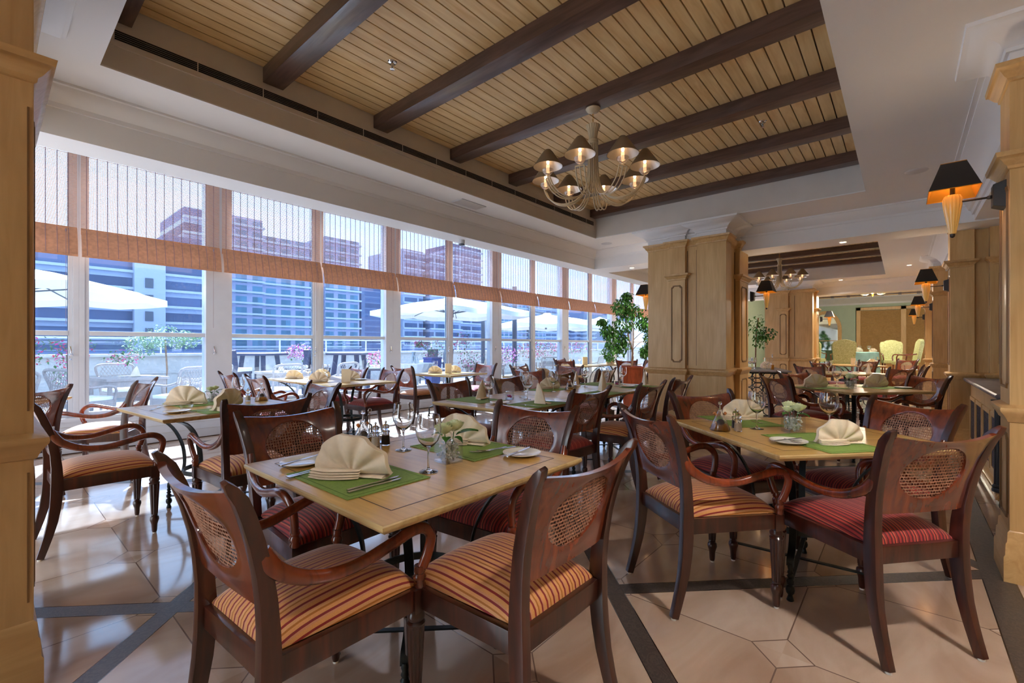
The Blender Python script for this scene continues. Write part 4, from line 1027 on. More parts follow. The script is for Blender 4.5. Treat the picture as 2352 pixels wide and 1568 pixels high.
# ------------------------------------------------------------------ chandeliers
def make_chandelier():
    r = empty('chandelier')
    a = MB(); a.lathe([(.001, 0), (.055, -.003), (.062, -.012), (.05, -.03), (.02, -.042), (.001, -.045)], 24, caps=False); a.build('canopy', 'chand', r)
    a = MB()
    for k in range(5):
        z = -.05-k*.022
        a.tube([(.007*math.cos(t*PI/5)*(1 if k % 2 else .2), .007*math.cos(t*PI/5)*(.2 if k % 2 else 1), z+.013*math.sin(t*PI/5)) for t in range(10)], .002, 5, closed=True)
    a.build('chain', 'gold', r)
    a = MB(); a.lathe([(.02, -.155), (.062, -.150), (.060, -.16), (.045, -.20), (.036, -.245), (.034, -.27)], 48, lobes=16, amp=.14); a.build('fluted_head', 'chand', r, smooth=30)
    a = MB(); a.lathe([(.036, -.265), (.044, -.275), (.044, -.30), (.036, -.31)], 24); a.lathe([(.02, -.3), (.02, -.55), (.008, -.62)], 12); a.build('stem', 'chand', r, smooth=30)
    for i in range(8):
        an = i*PI/4+.30; c, s = math.cos(an), math.sin(an)
        a = MB()
        for q in (-1, 0, 1):
            prof = [(.034, -.30), (.036, -.45), (.045, -.58), (.07, -.68), (.13, -.755), (.22, -.785), (.31, -.77), (.38, -.72), (.412, -.665), (.42, -.64)]
            pts = []
            for rr, z in prof:
                sp_ = q*(.012+.022*min(1, rr/.3)); pts.append((rr*c-sp_*s, rr*s+sp_*c, z))
            a.tube(spline(pts, 4), .0052, 7)
        a.tube([(.42*c-.034*s, .42*s+.034*c, -.64), (.42*c+.034*s, .42*s-.034*c, -.64)], .0055, 6)
        arm = a.build('arm', 'chand', r, smooth=60)
        x, y = .42*c, .42*s
        a = MB(); a.lathe([(.004, -.575), (.005, -.56), (.025, -.552), (.043, -.53), (.047, -.515), (.044, -.513), (.02, -.538), (.004, -.545)], 20, (x, y, -.065), caps=False); a.build('glass_dish', 'fglass', arm, smooth=60)
        a = MB(); a.lathe([(.013, -.53), (.013, -.475)], 14, (x, y, -.065)); a.build('candle_sleeve', 'candle', arm)
        a = MB(); a.lathe([(.003, -.475), (.010, -.462), (.011, -.452), (.006, -.436), (.001, -.425)], 12, (x, y, -.065)); a.build('bulb', 'bulb', arm)
        a = MB(); a.lathe([(.118, -.49), (.040, -.375), (.022, -.355), (.001, -.352)], 32, (x, y, -.065), caps=False); a.build('lamp_shade', 'shadeo', arm, smooth=60)
        a = MB(); a.lathe([(.1165, -.4905), (.039, -.378), (.021, -.358), (.001, -.355)], 32, (x, y, -.065), caps=False); a.build('shade_lining', 'silver', arm, smooth=60)
    return r
PCh = Proto(make_chandelier)
def light(name, loc, en, col=(1, .72, .45), size=.05, kind='POINT', rot=None, parent=None):
    l = bpy.data.lights.new(name, kind); l.energy = en; l.color = col
    if kind == 'AREA': l.size = size
    else: l.shadow_soft_size = size
    if kind == 'SPOT': l.spot_size = 2.2; l.spot_blend = .8
    o = bpy.data.objects.new(name, l); COL.objects.link(o); o.location = loc
    if rot: o.rotation_euler = rot
    return o
for k, l in ((0, 'cream metal chandelier with eight cone shades hanging from the near timber coffer'), (1, 'smaller looking chandelier seen beyond the big column in the next bay')):
    x, y = 3.33+PITCH*k, 1.97
    PCh((x, y, 3.25), .35*k, l, 'chandelier', 'eight light chandeliers')
    for i in range(8):
        an = i*PI/4+.30+.35*k; light('chandelier_lamp', (x+.42*math.cos(an), y+.42*math.sin(an), 3.25-.565), 11, (1, .91, .80), size=.012)

# ------------------------------------------------------------------ wall sconces
def make_sconce():
    """origin on the wall, arm runs along +y"""
    r = empty('wall_sconce')
    a = MB(); h = .075; w = .055
    vs = [(-w, 0, h), (w, 0, h), (w, 0, -h), (-w, 0, -h), (-w*.75, .05, h*.8), (w*.75, .05, h*.8), (w*.75, .05, -h*.75), (-w*.75, .05, -h*.75), (0, .055, -h*.9)]
    a.add(vs, [(0, 1, 2, 3), (4, 5, 6, 7), (0, 1, 5, 4), (1, 2, 6, 5), (2, 3, 7, 6), (3, 0, 4, 7)]); a.build('backplate', 'black', r, smooth=0, bevel=.003)
    a = MB(); a.tube([(0, .04, 0), (0, .21, 0)], .006, 8); a.lathe([(.012, -.008), (.012, .008)], 10, (0, .058, 0)); a.tube([(0, .21, -.01), (0, .21, .09)], .012, 10); a.build('arm', 'black', r)
    a = MB(); a.lathe([(.010, -.185), (.016, -.18), (.03, -.10), (.042, -.02), (.044, .02), (.036, .04), (.02, .045)], 40, (0, .21, 0), lobes=14, amp=.10); a.build('glass_cone', 'amber', r, smooth=30)
    a = MB(); a.lathe([(.004, -.205), (.011, -.198), (.012, -.183)], 12, (0, .21, 0)); a.build('tip', 'black', r)
    def fr(s0, s1, z0, z1):
        return [(-s0, .21-s0*.72, z0), (s0, .21-s0*.72, z0), (s0, .21+s0*.72, z0), (-s0, .21+s0*.72, z0), (-s1, .21-s1*.72, z1), (s1, .21-s1*.72, z1), (s1, .21+s1*.72, z1), (-s1, .21+s1*.72, z1)]
    q = [(0, 1, 5, 4), (1, 2, 6, 5), (2, 3, 7, 6), (3, 0, 4, 7)]
    a = MB(); a.add(fr(.15, .075, .05, .215), q); a.build('lamp_shade', 'black', r, smooth=0)
    a = MB(); a.add(fr(.148, .073, .0505, .214), q); a.build('shade_lining', 'gold', r, smooth=0)
    a = MB(); a.tube([(-.15, .21-.108, .05), (.15, .21-.108, .05), (.15, .21+.108, .05), (-.15, .21+.108, .05)], .0025, 5, closed=True); a.build('shade_trim', 'gold', r); a = MB(); a.tube([(-.075, .156, .215), (.075, .156, .215), (.075, .264, .215), (-.075, .264, .215)], .002, 5, closed=True); a.build('shade_trim', 'gold', r)
    a = MB(); a.lathe([(.003, .09), (.012, .1), (.015, .115), (.008, .135), (.001, .14)], 12, (0, .21, 0)); a.build('bulb', 'bulb', r); return r
PSc = Proto(make_sconce)
for x, y, z, rz, l in ((3.70, -.43, 2.09, 0, 'black shaded wall lamp with amber glass cone, nearest at the right edge'), (7.75, -.43, 2.0, 0, 'black shaded wall lamp on the pier behind the counter'), (11.8, -.43, 2.0, 0, 'black shaded wall lamp on the third pier'), (15.75, -.43, 2.0, 0, 'black shaded wall lamp farthest back on the right'),
                      (7.55, 1.74, 2.0, 180, 'black shaded wall lamp on the right face of the big column'), (6.95, 2.93, 2.02, 0, 'black shaded wall lamp on the window side of the big column above the ficus'), (15.15, 1.74, 2.0, 180, 'black shaded wall lamp on the farther column in front of the arched mirror')):
    PSc((x, y, z), math.radians(rz), l, 'wall lamp', 'black shaded wall sconces')
    sg = 1 if rz == 0 else -1
    light('sconce_lamp', (x, y+sg*.21, z+.15), .7, (1, .8, .55), size=.01)

# ------------------------------------------------------------------ ceiling fittings
def make_down():
    r = empty('downlight'); a = MB(); a.lathe([(.05, 0), (.05, -.006), (.038, -.008), (.036, .0)], 24, caps=False); a.build('bezel', 'white', r)
    a = MB(); a.lathe([(.001, -.002), (.036, -.002)], 24, caps=False); a.build('lens', 'glow', r); return r
PD = Proto(make_down)
DL = [(7.4, 3.6, 2.63, 'small lit downlight under the cross beam left of the big column'), (7.4, .6, 2.63, 'small lit downlight under the cross beam right of the big column'),
      (8.3, -.1, ZC, 'added fill downlight in the next bay nearest the big cross beam, right side'), (8.3, 3.3, ZC-.0, 'added fill downlight in the next bay nearest the big cross beam, left side'), (14.3, 1.2, ZC, 'added fill downlight at the far end of the next bay'), (12.6, -.1, ZC, 'added fill downlight above the third pier'), (15.0, .6, 2.63, 'added fill downlight under the farthest cross beam'),  # these fittings are added to brighten the far interior
      (-.2, .9, ZC, 'added fill downlight in the flat ceiling just behind the camera, left'), (-.2, -1.0, ZC, 'added fill downlight in the flat ceiling just behind the camera, right'), (1.6, -1.0, ZC, 'added fill downlight right of the near coffer beside the camera')]  # out of view fittings added as fill light for the foreground
for x, y, z, l in DL:
    PD((x, y, z-.001), 0, l, 'downlight', 'recessed downlights'); light('downlight_lamp', (x, y, z-.03), 50 if x > 7.8 else (16 if x > 7 else 100), (1, .94, .86), .1, 'SPOT', (0, 0, 0))
def make_disc():
    r = empty('ceiling_speaker'); a = MB(); a.lathe([(.001, -.008), (.07, -.009), (.085, -.004), (.09, 0)], 32, caps=False); a.build('grille', 'wwhite', r); return r
PDi = Proto(make_disc)
PDi((6.72, 3.72, ZC), 0, 'round white ceiling speaker left of the big column crown', 'ceiling speaker', 'round ceiling speakers')
PDi((5.9, -.1, ZC), 0, 'round beige ceiling speaker right of the coffer near the wall lamp', 'ceiling speaker', 'round ceiling speakers')
r = empty('air_grille', (3.78, 3.93, ZC-.001)); tag(r, 'small rectangular white air grille in the flat ceiling beside the coffer', 'air grille')
a = MB(); a.box(-.2, .2, -.09, .09, -.008, 0); a.build('frame', 'wwhite', r, smooth=0)
a = MB()
for k in range(9): a.box(-.18, .18, -.075+k*.017, -.071+k*.017, -.010, -.008)
a.build('slats', 'taupe', r, smooth=0)
def make_sprink():
    r = empty('sprinkler'); a = MB(); a.lathe([(.001, 0), (.035, 0), (.03, -.008), (.012, -.012), (.01, -.03), (.004, -.05)], 16, caps=False); a.lathe([(.016, -.052), (.018, -.055), (.001, -.058)], 12); a.build('head', 'steel', r); return r
PSp = Proto(make_sprink)
PSp((1.98, 2.88, 3.365), 0, 'chrome sprinkler between the first beams at the upper left', 'sprinkler', 'chrome ceiling sprinklers'); PSp((4.78, 1.0, 3.365), 0, 'chrome sprinkler in the right half of the timber coffer', 'sprinkler', 'chrome ceiling sprinklers')
r = empty('smoke_detector', (4.05, 4.35, 2.63)); tag(r, 'small white detector under the window side bulkhead', 'detector')
a = MB(); a.lathe([(.04, 0), (.04, -.045), (.036, -.05)], 20); a.build('body', 'wwhite', r); a = MB(); a.lathe([(.037, -.05), (.038, -.065), (.03, -.068)], 20); a.build('sensor_ring', 'dgrey', r)

# ------------------------------------------------------------------ potted ficus, planters
def leaf_cloud(mb, pts, n, sz, rnd, droop=.3, mi=0):
    """n folded leaves scattered round the given (centre, radius) blobs"""
    for k in range(n):
        (cx, cy, cz, rx, rz) = rnd.choice(pts)
        while True:
            u = Vector((rnd.uniform(-1, 1), rnd.uniform(-1, 1), rnd.uniform(-1, 1)))
            if u.length < 1: break
        p = Vector((cx+u.x*rx, cy+u.y*rx, cz+u.z*rz))
        d = Vector((rnd.uniform(-1, 1), rnd.uniform(-1, 1), rnd.uniform(-1, .5)-droop)).normalized(); s = d.cross(Vector((rnd.uniform(-.4, .4), rnd.uniform(-.4, .4), 1))).normalized(); up = s.cross(d)
        L = sz*rnd.uniform(.7, 1.3); w = L*.26
        vs = [p, p+d*L*.4+s*w+up*w*.3, p+d*L, p+d*L*.4-s*w+up*w*.3, p+d*L*.45]
        mb.add(vs, [(0, 1, 4), (1, 2, 4), (2, 3, 4), (3, 0, 4)], mi)
rnd = random.Random(11)
r = empty('red_planter', (8.92, 4.35, 0), math.radians(30)); tag(r, 'tall glossy red wood planter box left of the big column', 'planter')
a = MB()
def frus(mb, w0, w1, z0, z1):
    mb.add([(-w0, -w0, z0), (w0, -w0, z0), (w0, w0, z0), (-w0, w0, z0), (-w1, -w1, z1), (w1, -w1, z1), (w1, w1, z1), (-w1, w1, z1)], [(3, 2, 1, 0), (0, 1, 5, 4), (1, 2, 6, 5), (2, 3, 7, 6), (3, 0, 4, 7)])
frus(a, .17, .215, 0, .82); a.build('box', 'redpot', r, smooth=0); a = MB()
for s in (-1, 1): a.box(-.225, .225, s*.215-.012, s*.215+.012, .80, .835); a.box(s*.215-.012, s*.215+.012, -.225, .225, .80, .835)
a.build('rim', 'redpot', r, smooth=0); a = MB(); a.box(-.205, .205, -.205, .205, .77, .79); a.build('soil', 'bark', r, smooth=0)
r = empty('ficus_tree', (8.92, 4.35, .79)); tag(r, 'green leafy ficus tree growing in the red planter', 'tree')
a = MB(); a.tube(spline([(0, 0, 0), (.03, -.02, .3), (-.02, .04, .6), (-.06, .08, .95), (-.1, .1, 1.35)], 5), .022, 8, scl=[1-.7*i/20 for i in range(21)]); a.tube(spline([(.02, 0, .12), (-.05, -.06, .4), (.02, -.04, .7), (.08, .0, 1.1)], 5), .016, 8, scl=[1-.6*i/15 for i in range(16)])
for bx, by, bz, ex, ey, ez in ((-.02, .04, .6, -.35, .35, .8), (-.04, .06, .8, -.25, .3, 1.25), (.02, -.04, .6, .28, -.28, .8), (.05, -.02, .9, .25, -.2, 1.2), (0, 0, .35, .2, -.25, .6), (-.03, .05, .7, -.2, .38, .45)):
    a.tube(spline([(bx, by, bz), ((bx+ex)/2, (by+ey)/2, (bz+ez)/2+.05), (ex, ey, ez)], 4), .009, 6, scl=[1-.7*i/8 for i in range(9)])
a.build('trunk', 'bark', r, smooth=60)
a = MB(); q = .72
blobs = [(-.30, .34, .35, .17, .18), (-.22, .26, .62, .2, .2), (-.34, .38, .78, .14, .14), (-.1, .1, .95, .24, .18), (-.15, .15, 1.3, .2, .16), (.0, .0, 1.2, .22, .16), (.2, -.22, .95, .16, .16), (.26, -.28, .6, .1, .2), (-.05, .08, 1.5, .1, .1), (.2, -.2, .35, .08, .12), (-.42, .46, .98, .1, .06), (-.12, .16, .5, .14, .2)]
blobs = [(x, y, z, q*1.12, w*1.15) for x, y, z, q, w in blobs]; leaf_cloud(a, blobs, 3300, .08, rnd, .5); f = a.build('foliage', 'ficus', r, smooth=0); f['kind'] = 'stuff'
# second ficus glimpsed past the column
r = empty('ficus_tree', (11.55, 2.55, 0)); tag(r, 'dark green plant glimpsed in the gap just right of the big column', 'tree')
a = MB(); a.tube(spline([(0, 0, 0), (.02, .02, .8), (0, 0, 1.5), (.05, -.03, 1.9)], 5), .016, 7); a.build('trunk', 'bark', r)
a = MB(); leaf_cloud(a, [(0, 0, 1.7, .22, .3), (.1, -.2, 1.55, .2, .15), (0, -.1, 1.4, .18, .2)], 420, .08, rnd); f = a.build('foliage', 'ficus', r, smooth=0); f['kind'] = 'stuff'

# iron based buffet table behind the column
r = empty('buffet_table', (9.75, 2.05, 0), math.radians(20)); tag(r, 'dark topped buffet table on a ring patterned iron base behind the big column', 'table')
a = MB(); prism_prof(a, [(-.75, -.35), (.75, -.35), (.75, .35), (-.75, .35)], [(-.01, .79), (0, .795), (0, .815), (-.005, .82)]); a.build('tabletop', 'marble', r, smooth=0)
for sx in (-.68, .68):
    a = MB()
    for row in range(4):
        for cl in (-1, 0, 1):
            cz = .12+row*.19; a.tube([(sx, cl*.17+.09*math.cos(t*PI/9), cz+.10*math.sin(t*PI/9)) for t in range(18)], .009, 6, up=(1, 0, 0), closed=True)
    a.box(sx-.012, sx+.012, -.30, .30, .0, .02); a.box(sx-.012, sx+.012, -.30, .30, .76, .79); a.build('lattice_leg', 'iron', r, smooth=60)
zt9 = .8205
def buf(dx, dy): c, s = math.cos(math.radians(20)), math.sin(math.radians(20)); return 9.75+dx*c-dy*s, 2.05+dx*s+dy*c
for i, (dx, dy, l) in enumerate(((.05, -.1, 'leftmost white folded napkin on the iron buffet table'), (.3, -.12, 'middle white folded napkin on the iron buffet table'), (.55, -.14, 'right white folded napkin on the iron buffet table'))):
    x, y = buf(dx, dy); put(PF, x, y, -45, l, 'napkin', GN, zt9, .8)
x, y = buf(-.45, -.1); r = empty('oil_bottle', (x, y, zt9)); tag(r, 'slim bottle of yellow oil with silver pourer on the buffet table', 'bottle')
a = MB(); a.lathe([(.03, 0), (.032, .01), (.03, .11), (.012, .15), (.010, .22), (.012, .23)], 20); a.build('glass_body', 'glass', r); a = MB(); a.lathe([(.027, .004), (.027, .09)], 16); a.build('oil', 'oil', r); a = MB(); a.lathe([(.008, .23), (.006, .26), (.009, .27), (.004, .29)], 10); a.build('pourer', 'steel', r)
for i, (dx, dy) in enumerate(((-.2, -.05), (-.05, .15), (.05, .2), (.15, .12), (.25, .2))):
    x, y = buf(dx, dy); put(PG, x, y, 0, ['wine glass by the oil bottle on the buffet table', 'wine glass second from the oil bottle on the buffet', 'wine glass in the middle of the buffet cluster', 'wine glass toward the right of the buffet cluster', 'rightmost wine glass of the buffet cluster'][i], 'wine glass', GG, zt9)

# ------------------------------------------------------------------ stone topped counter at the right wall
r = empty('service_counter', (5.10, -.60, 0)); tag(r, 'cream service counter with bronze grille doors and dark stone top beside the right pier', 'counter')
a = MB(); a.box(.05, 2.4, -.5, .0, .10, .83); a.build('body', 'oak', r, smooth=0, bevel=.004)
a = MB(); prism_prof(a, [(0, -.52), (2.45, -.52), (2.45, .05), (0, .05)], [(-.02, .83), (0, .84), (.01, .855), (.01, .87), (0, .88)]); a.build('countertop', 'marble', r, smooth=30)
a = MB(); prism_prof(a, [(.03, -.5), (2.42, -.5), (2.42, .02), (.03, .02)], [(0, .045), (.025, .055), (.03, .08), (.02, .10), (0, .11)])
for k in range(60): a.box(.05+k*.039, .07+k*.039, .02, .052, .052, .10)
a.build('reeded_base', 'oakx', r, smooth=30)
a = MB(); a.box(.03, 2.42, -.5, .035, 0, .045); a.build('plinth', 'blackst', r, smooth=0)
for k in range(4):
    x0 = .24+k*.54; a = MB()
    for (p, q, u, v) in ((x0, x0+.48, .16, .20), (x0, x0+.48, .64, .68), (x0, x0+.04, .20, .64), (x0+.44, x0+.48, .20, .64)): a.box(p, q, 0, .014, u, v)
    d = a.build('door', 'oak', r, smooth=0); a = MB()
    for t in range(22): a.tube([(x0+.05+t*.018, .006, .2), (x0+.05+t*.018, .006, .64)], .0022, 4)
    for t in range(24): a.tube([(x0+.04, .006, .21+t*.018), (x0+.44, .006, .21+t*.018)], .0022, 4)
    a.box(x0+.04, x0+.44, .0, .003, .2, .64); a.build('grille', 'mesh', d, smooth=0)
a = MB(); a.lathe([(.05, .11), (.052, .125), (.046, .14), (.05, .15), (.042, .165)], 20, (.09, .02, 0)); a.lathe([(.040, .165), (.036, .76)], 40, (.09, .02, 0), lobes=12, amp=.14); a.lathe([(.04, .76), (.046, .775), (.042, .79), (.055, .81), (.055, .83)], 20, (.09, .02, 0)); a.build('corner_column', 'blackst', r, smooth=30)

# ------------------------------------------------------------------ green room at the far end
mb = MB(); mb.box(16.3, 24.6, -2.2, 4.45, 0, .3); struct(mb.build('floor', 'oakx', smooth=0))
mb = MB()
mb.box(24.5, 24.7, 1.55, 4.45, .3, 3.6); mb.box(24.5, 24.7, -2.2, -1.5, .3, 3.6); mb.box(24.5, 24.7, -1.5, 1.55, 2.92, 3.6); mb.box(24.7, 24.75, -1.6, 1.65, .3, 3)
mb.box(16.3, 24.6, 4.45, 4.6, 0, 3.6); struct(mb.build('wall_back', 'sage', smooth=0))
mb = MB(); mb.box(16.2, 24.7, -2.3, -2.15, 0, 3.6); mb.box(17.95, 18.1, 4.5, 7.4, 0, 3.8); struct(mb.build('wall_far', 'wwhite', smooth=0))
mb = MB(); run_prof(mb, (24.5, -2.2), (24.5, 4.45), (-1, 0), [(0, 3.35), (0, 3.03), (.02, 3.03), (.03, 3.1), (.1, 3.16), (.2, 3.28), (.24, 3.3), (.24, 3.35)]); struct(mb.build('trim_3', 'wwhite', smooth=30))
mb = MB(); mb.box(16.2, 24.7, -2.3, 4.6, 3.56, 3.66); mb.box(16.2, 16.3, -2.3, 4.6, 2.95, 3.66)
for k in range(12): mb.box(24.0, 24.26, -2.2+k*.56, -2.1+k*.56, 3.35, 3.56, 1)
mb.box(23.9, 24.0, -2.2, 4.45, 3.36, 3.40, 1); mb.box(24.26, 24.5, -2.2, 4.45, 3.35, 3.56, 2); struct(mb.build('ceiling', ['white', 'beam', 'plank'], smooth=0))
r = empty('shutter_screen', (24.48, 0, .3)); tag(r, 'wooden framed louvred shutter screen in the green end wall', 'shutter')
a = MB()
for y0, y1 in ((-1.48, -1.36), (-.1, .06), (1.38, 1.52)): a.box(0, .07, y0, y1, 0, 2.6)
a.box(0, .07, -1.48, 1.52, 2.48, 2.6); a.build('frame', 'oak', r, smooth=0)
for y0, y1 in ((-1.36, -.1), (.06, 1.38)):
    a = MB()
    for k in range(52): a.add([(.02, y0, .02+k*.047), (.02, y1, .02+k*.047), (.06, y1, .065+k*.047), (.06, y0, .065+k*.047)], [(0, 1, 2, 3)])
    a.build('louvre_panel', 'oakx', r, smooth=0)
r = empty('arched_mirror', (24.47, 2.65, .3)); tag(r, 'arched mirror in a wood frame on the green wall beside the farther column', 'mirror')
arc = [(0, -.55, 0)]+[(0, -.55*math.cos(t*PI/16), 1.7+.75*math.sin(t*PI/16)) for t in range(17)]+[(0, .55, 0)]
a = MB(); a.sweep(arc, [(-.07, -.03), (.07, -.03), (.07, .03), (-.07, .03)], up=(1, 0, 0)); a.build('frame', 'oakx', r, smooth=40)
a = MB(); n = len(arc); a.add([(.01, y, z) for _, y, z in arc], [tuple(range(n))]); a.build('glass', 'mirror', r, smooth=0); a = MB(); a.box(-.02, .0, -.55, .55, 1.18, 1.21); a.build('glazing_bar', 'oakx', r, smooth=0)
def make_wing():
    r = empty('highback_chair'); a = MB()
    for s in (-1, 1):
        a.tube([(s*.26, .25, 0), (s*.25, .24, .42)], .02, 8); a.tube([(s*.24, -.30, 0), (s*.24, -.24, .42)], .02, 8)
    a.build('legs', 'mahog', r); a = MB(); a.box(-.29, .29, -.26, .28, .38, .50); a.build('seat', 'damask', r, smooth=30, bevel=.03)
    a = MB(); pts = []; K = 20; vs = []
    prof = [(-.27, .46), (-.30, .8), (-.31, 1.02), (-.27, 1.10), (-.2, 1.11), (-.12, 1.15), (0, 1.17), (.12, 1.15), (.2, 1.11), (.27, 1.10), (.31, 1.02), (.30, .8), (.27, .46)]
    for y in (-.20, -.30): vs += [(x, y-(z-.46)*.16, z) for x, z in prof]
    n = len(prof); a.add(vs, [tuple(range(n)), tuple(range(n, 2*n))]+[(i, (i+1) % n, n+(i+1) % n, n+i) for i in range(n)]); a.build('backrest', 'damask', r, smooth=30, bevel=.02)
    for s in (-1, 1):
        a = MB(); a.tube(spline([(s*.29, -.22, .72), (s*.31, .0, .68), (s*.31, .2, .69), (s*.30, .25, .60), (s*.28, .24, .46)], 4), .018, 8); a.build('armrest', 'mahog', r)
    return r
PW_ = Proto(make_wing)
for x, y, dg, l in ((17.9, 1.45, -80, 'nearest tall damask chair in the green room, its back toward us'), (21.2, 1.35, 150, 'low looking damask chair behind the teal table'), (19.9, .25, 100, 'pale damask chair at the right end of the teal table'), (18.3, -.05, 10, 'tall damask chair beside the pale one, seen from behind'), (18.0, -.85, 20, 'damask chair half hidden by the last oak pier'), (20.2, 2.5, -100, 'damask chair at the left of the green room under the mirror')):
    PW_((x, y, .3), math.radians(dg), l, 'chair', 'high backed damask chairs in the green room')
for x, y, l in ((19.4, 1.2, 'round table in a pale teal cloth in the green room'), (21.4, 2.9, 'second teal clothed table under the arched mirror')):
    r = empty('clothed_table', (x, y, .3)); tag(r, l, 'table', 'teal clothed tables')
    a = MB(); a.lathe([(.66, 0), (.64, .4), (.62, .74), (.60, .755), (.001, .76)], 48, lobes=12, amp=.05, caps=False); a.build('tablecloth', 'cloth', r, smooth=40); a = MB(); a.lathe([(.3, 0), (.05, .05), (.05, .74)], 16); a.build('pedestal', 'mahog', r)
for i, (dx, dy) in enumerate(((-.3, .3), (-.1, -.1), (0, -.35), (.2, .1), (-.35, -.35))):
    put(PG, 19.4+dx, 1.2+dy, 0, ['leftmost glass on the teal table', 'centre glass on the teal table', 'glass right of centre on the teal table', 'back glass on the teal table', 'rightmost glass on the teal table'][i], 'wine glass', GG, 1.061)
put(PF, 19.1, 1.15, -80, 'pinkish fan napkin on the teal table', 'napkin', GN, 1.061); put(PF, 19.2, .75, -60, 'napkin at the right side of the teal table', 'napkin', GN, 1.061, .8)
r = empty('glass_chandelier', (19.0, .75, 3.56)); tag(r, 'small chandelier with green glass and candle arms in the green room', 'chandelier')
a = MB(); a.lathe([(.02, 0), (.02, -.25), (.05, -.3), (.18, -.33), (.20, -.36), (.05, -.40)], 20); a.build('green_bowl', 'cloth', r); a = MB(); a.lathe([(.05, -.40), (.055, -.5), (.03, -.62), (.01, -.68)], 16); a.build('gilt_body', 'gold', r)
for i in range(6):
    an = i*PI/3; c, s = math.cos(an), math.sin(an); a = MB(); a.tube(spline([(.03*c, .03*s, -.5), (.2*c, .2*s, -.62), (.4*c, .4*s, -.56), (.44*c, .44*s, -.46)], 4), .008, 6); a.lathe([(.03, -.46), (.012, -.45), (.012, -.30)], 10, (.44*c, .44*s, 0)); a.build('candle_arm', 'chand', r)
light('glass_chandelier_lamp', (19.0, .75, 2.75), 60, (1, .86, .66), .25)

# ------------------------------------------------------------------ terrace
mb = MB(); mb.box(-25, 60, 14.6, 14.9, -.1, 1.0); mb.box(-25, 60, 14.5, 15.0, 1.0, 1.06); mb.box(-25, 60, 14.57, 14.6, .55, .60); struct(mb.build('wall_terrace', 'stone', smooth=0))
r = empty('glass_railing', (0, 14.75, 1.06)); tag(r, 'glass railing with white handrail on the terrace parapet', 'railing')
a = MB(); a.box(-25, 60, -.006, .006, 0, .38); a.build('glass_panel', 'glass', r, smooth=0); a = MB(); a.box(-25, 60, -.03, .03, .38, .42)
x = -24
while x < 60: a.box(x, x+.03, -.02, .02, 0, .38); x += 1.5
a.build('rail', 'wwhite', r, smooth=0)
def make_wicker():
    r = empty('wicker_chair')
    a = MB()
    for s in (-1, 1):
        a.tube([(s*.25, .24, 0), (s*.26, .25, .40)], .022, 8); a.tube([(s*.23, -.32, 0), (s*.24, -.24, .4)], .022, 8)
    a.box(-.27, .27, -.25, .27, .30, .40); a.build('seat_frame', 'wicker', r, smooth=40)
    a = MB(); a.box(-.25, .25, -.22, .26, .40, .46); a.build('seat_cushion', 'cushion', r, smooth=30, bevel=.02)
    a = MB(); a.tube(spline([(-.25, -.25, .38), (-.27, -.30, .65), (-.28, -.37, .88), (0, -.39, .91), (.28, -.37, .88), (.27, -.30, .65), (.25, -.25, .38)], 5), .024, 8, up=(0, 1, 0)); bk = a.build('back_frame', 'wicker', r, smooth=60)
    a = MB()
    for k in range(-9, 10):
        for sg in (-1, 1):
            p = []
            for t in range(6):
                z = .50+.38*t/5; x = k*.055+sg*(z-.69)*.6
                if abs(x) < .26: p.append((x, -.26-(z-.4)*.22, z))
            if len(p) > 1: a.tube(p, .005, 4)
    a.build('lattice', 'wicker', bk, smooth=0)
    for s in (-1, 1):
        a = MB(); a.tube(spline([(s*.27, -.30, .68), (s*.29, -.1, .62), (s*.30, .12, .63), (s*.29, .25, .58), (s*.26, .25, .40)], 4), .02, 8); a.build('armrest', 'wicker', r, smooth=60)
    return r
PWk = Proto(make_wicker)
for x, y, dg, l in ((1.05, 9.9, -65, 'wicker terrace armchair left of the wicker table, facing right'), (2.15, 9.35, 30, 'wicker terrace armchair with its back to the window, right of the wicker table'), (2.75, 10.2, 110, 'wicker terrace armchair beside the white window post, facing left'), (1.75, 11.5, 190, 'wicker terrace armchair on the far side of the wicker table'), (.15, 9.6, 10, 'wicker terrace armchair seen behind the left napkin'), (3.75, 9.3, 10, 'wicker terrace armchair below the left bar table'), (4.95, 9.3, 20, 'wicker terrace armchair below the flower pot between two bar tables'), (5.7, 9.9, 60, 'wicker terrace armchair behind the window menu card'), (8.4, 9.9, 200, 'wicker terrace armchair right of the blue pot'), (8.9, 8.6, 20, 'wicker terrace armchair by the pink blossoms'), (11.7, 8.5, 120, 'wicker terrace armchair left of the parasol mast'), (12.6, 9.2, 40, 'wicker terrace armchair under the farther parasol'), (15.2, 9.0, 10, 'distant wicker terrace armchair')):
    PWk((x, y, -.02), math.radians(dg), l, 'chair', 'pale wicker terrace armchairs')
def make_wtable():
    r = empty('wicker_table'); a = MB(); a.box(-.45, .45, -.45, .45, .68, .73); a.box(-.42, .42, -.42, .42, .58, .68); a.build('tabletop', 'wicker', r, smooth=0, bevel=.01)
    for sx in (-1, 1):
        for sy in (-1, 1): a = MB(); a.tube([(sx*.40, sy*.40, 0), (sx*.38, sy*.38, .6)], .035, 8); a.build('leg', 'wicker', r)
    return r
PWt = Proto(make_wtable)
for x, y, l in ((1.65, 10.4, 'pale wicker table on the terrace at the left'), (4.3, 10.2, 'wicker terrace table under the bar tables'), (9.6, 9.3, 'wicker terrace table near the parasol mast'), (13.6, 9.5, 'distant wicker terrace table')):
    PWt((x, y, -.02), .2, l, 'table', 'wicker terrace tables')
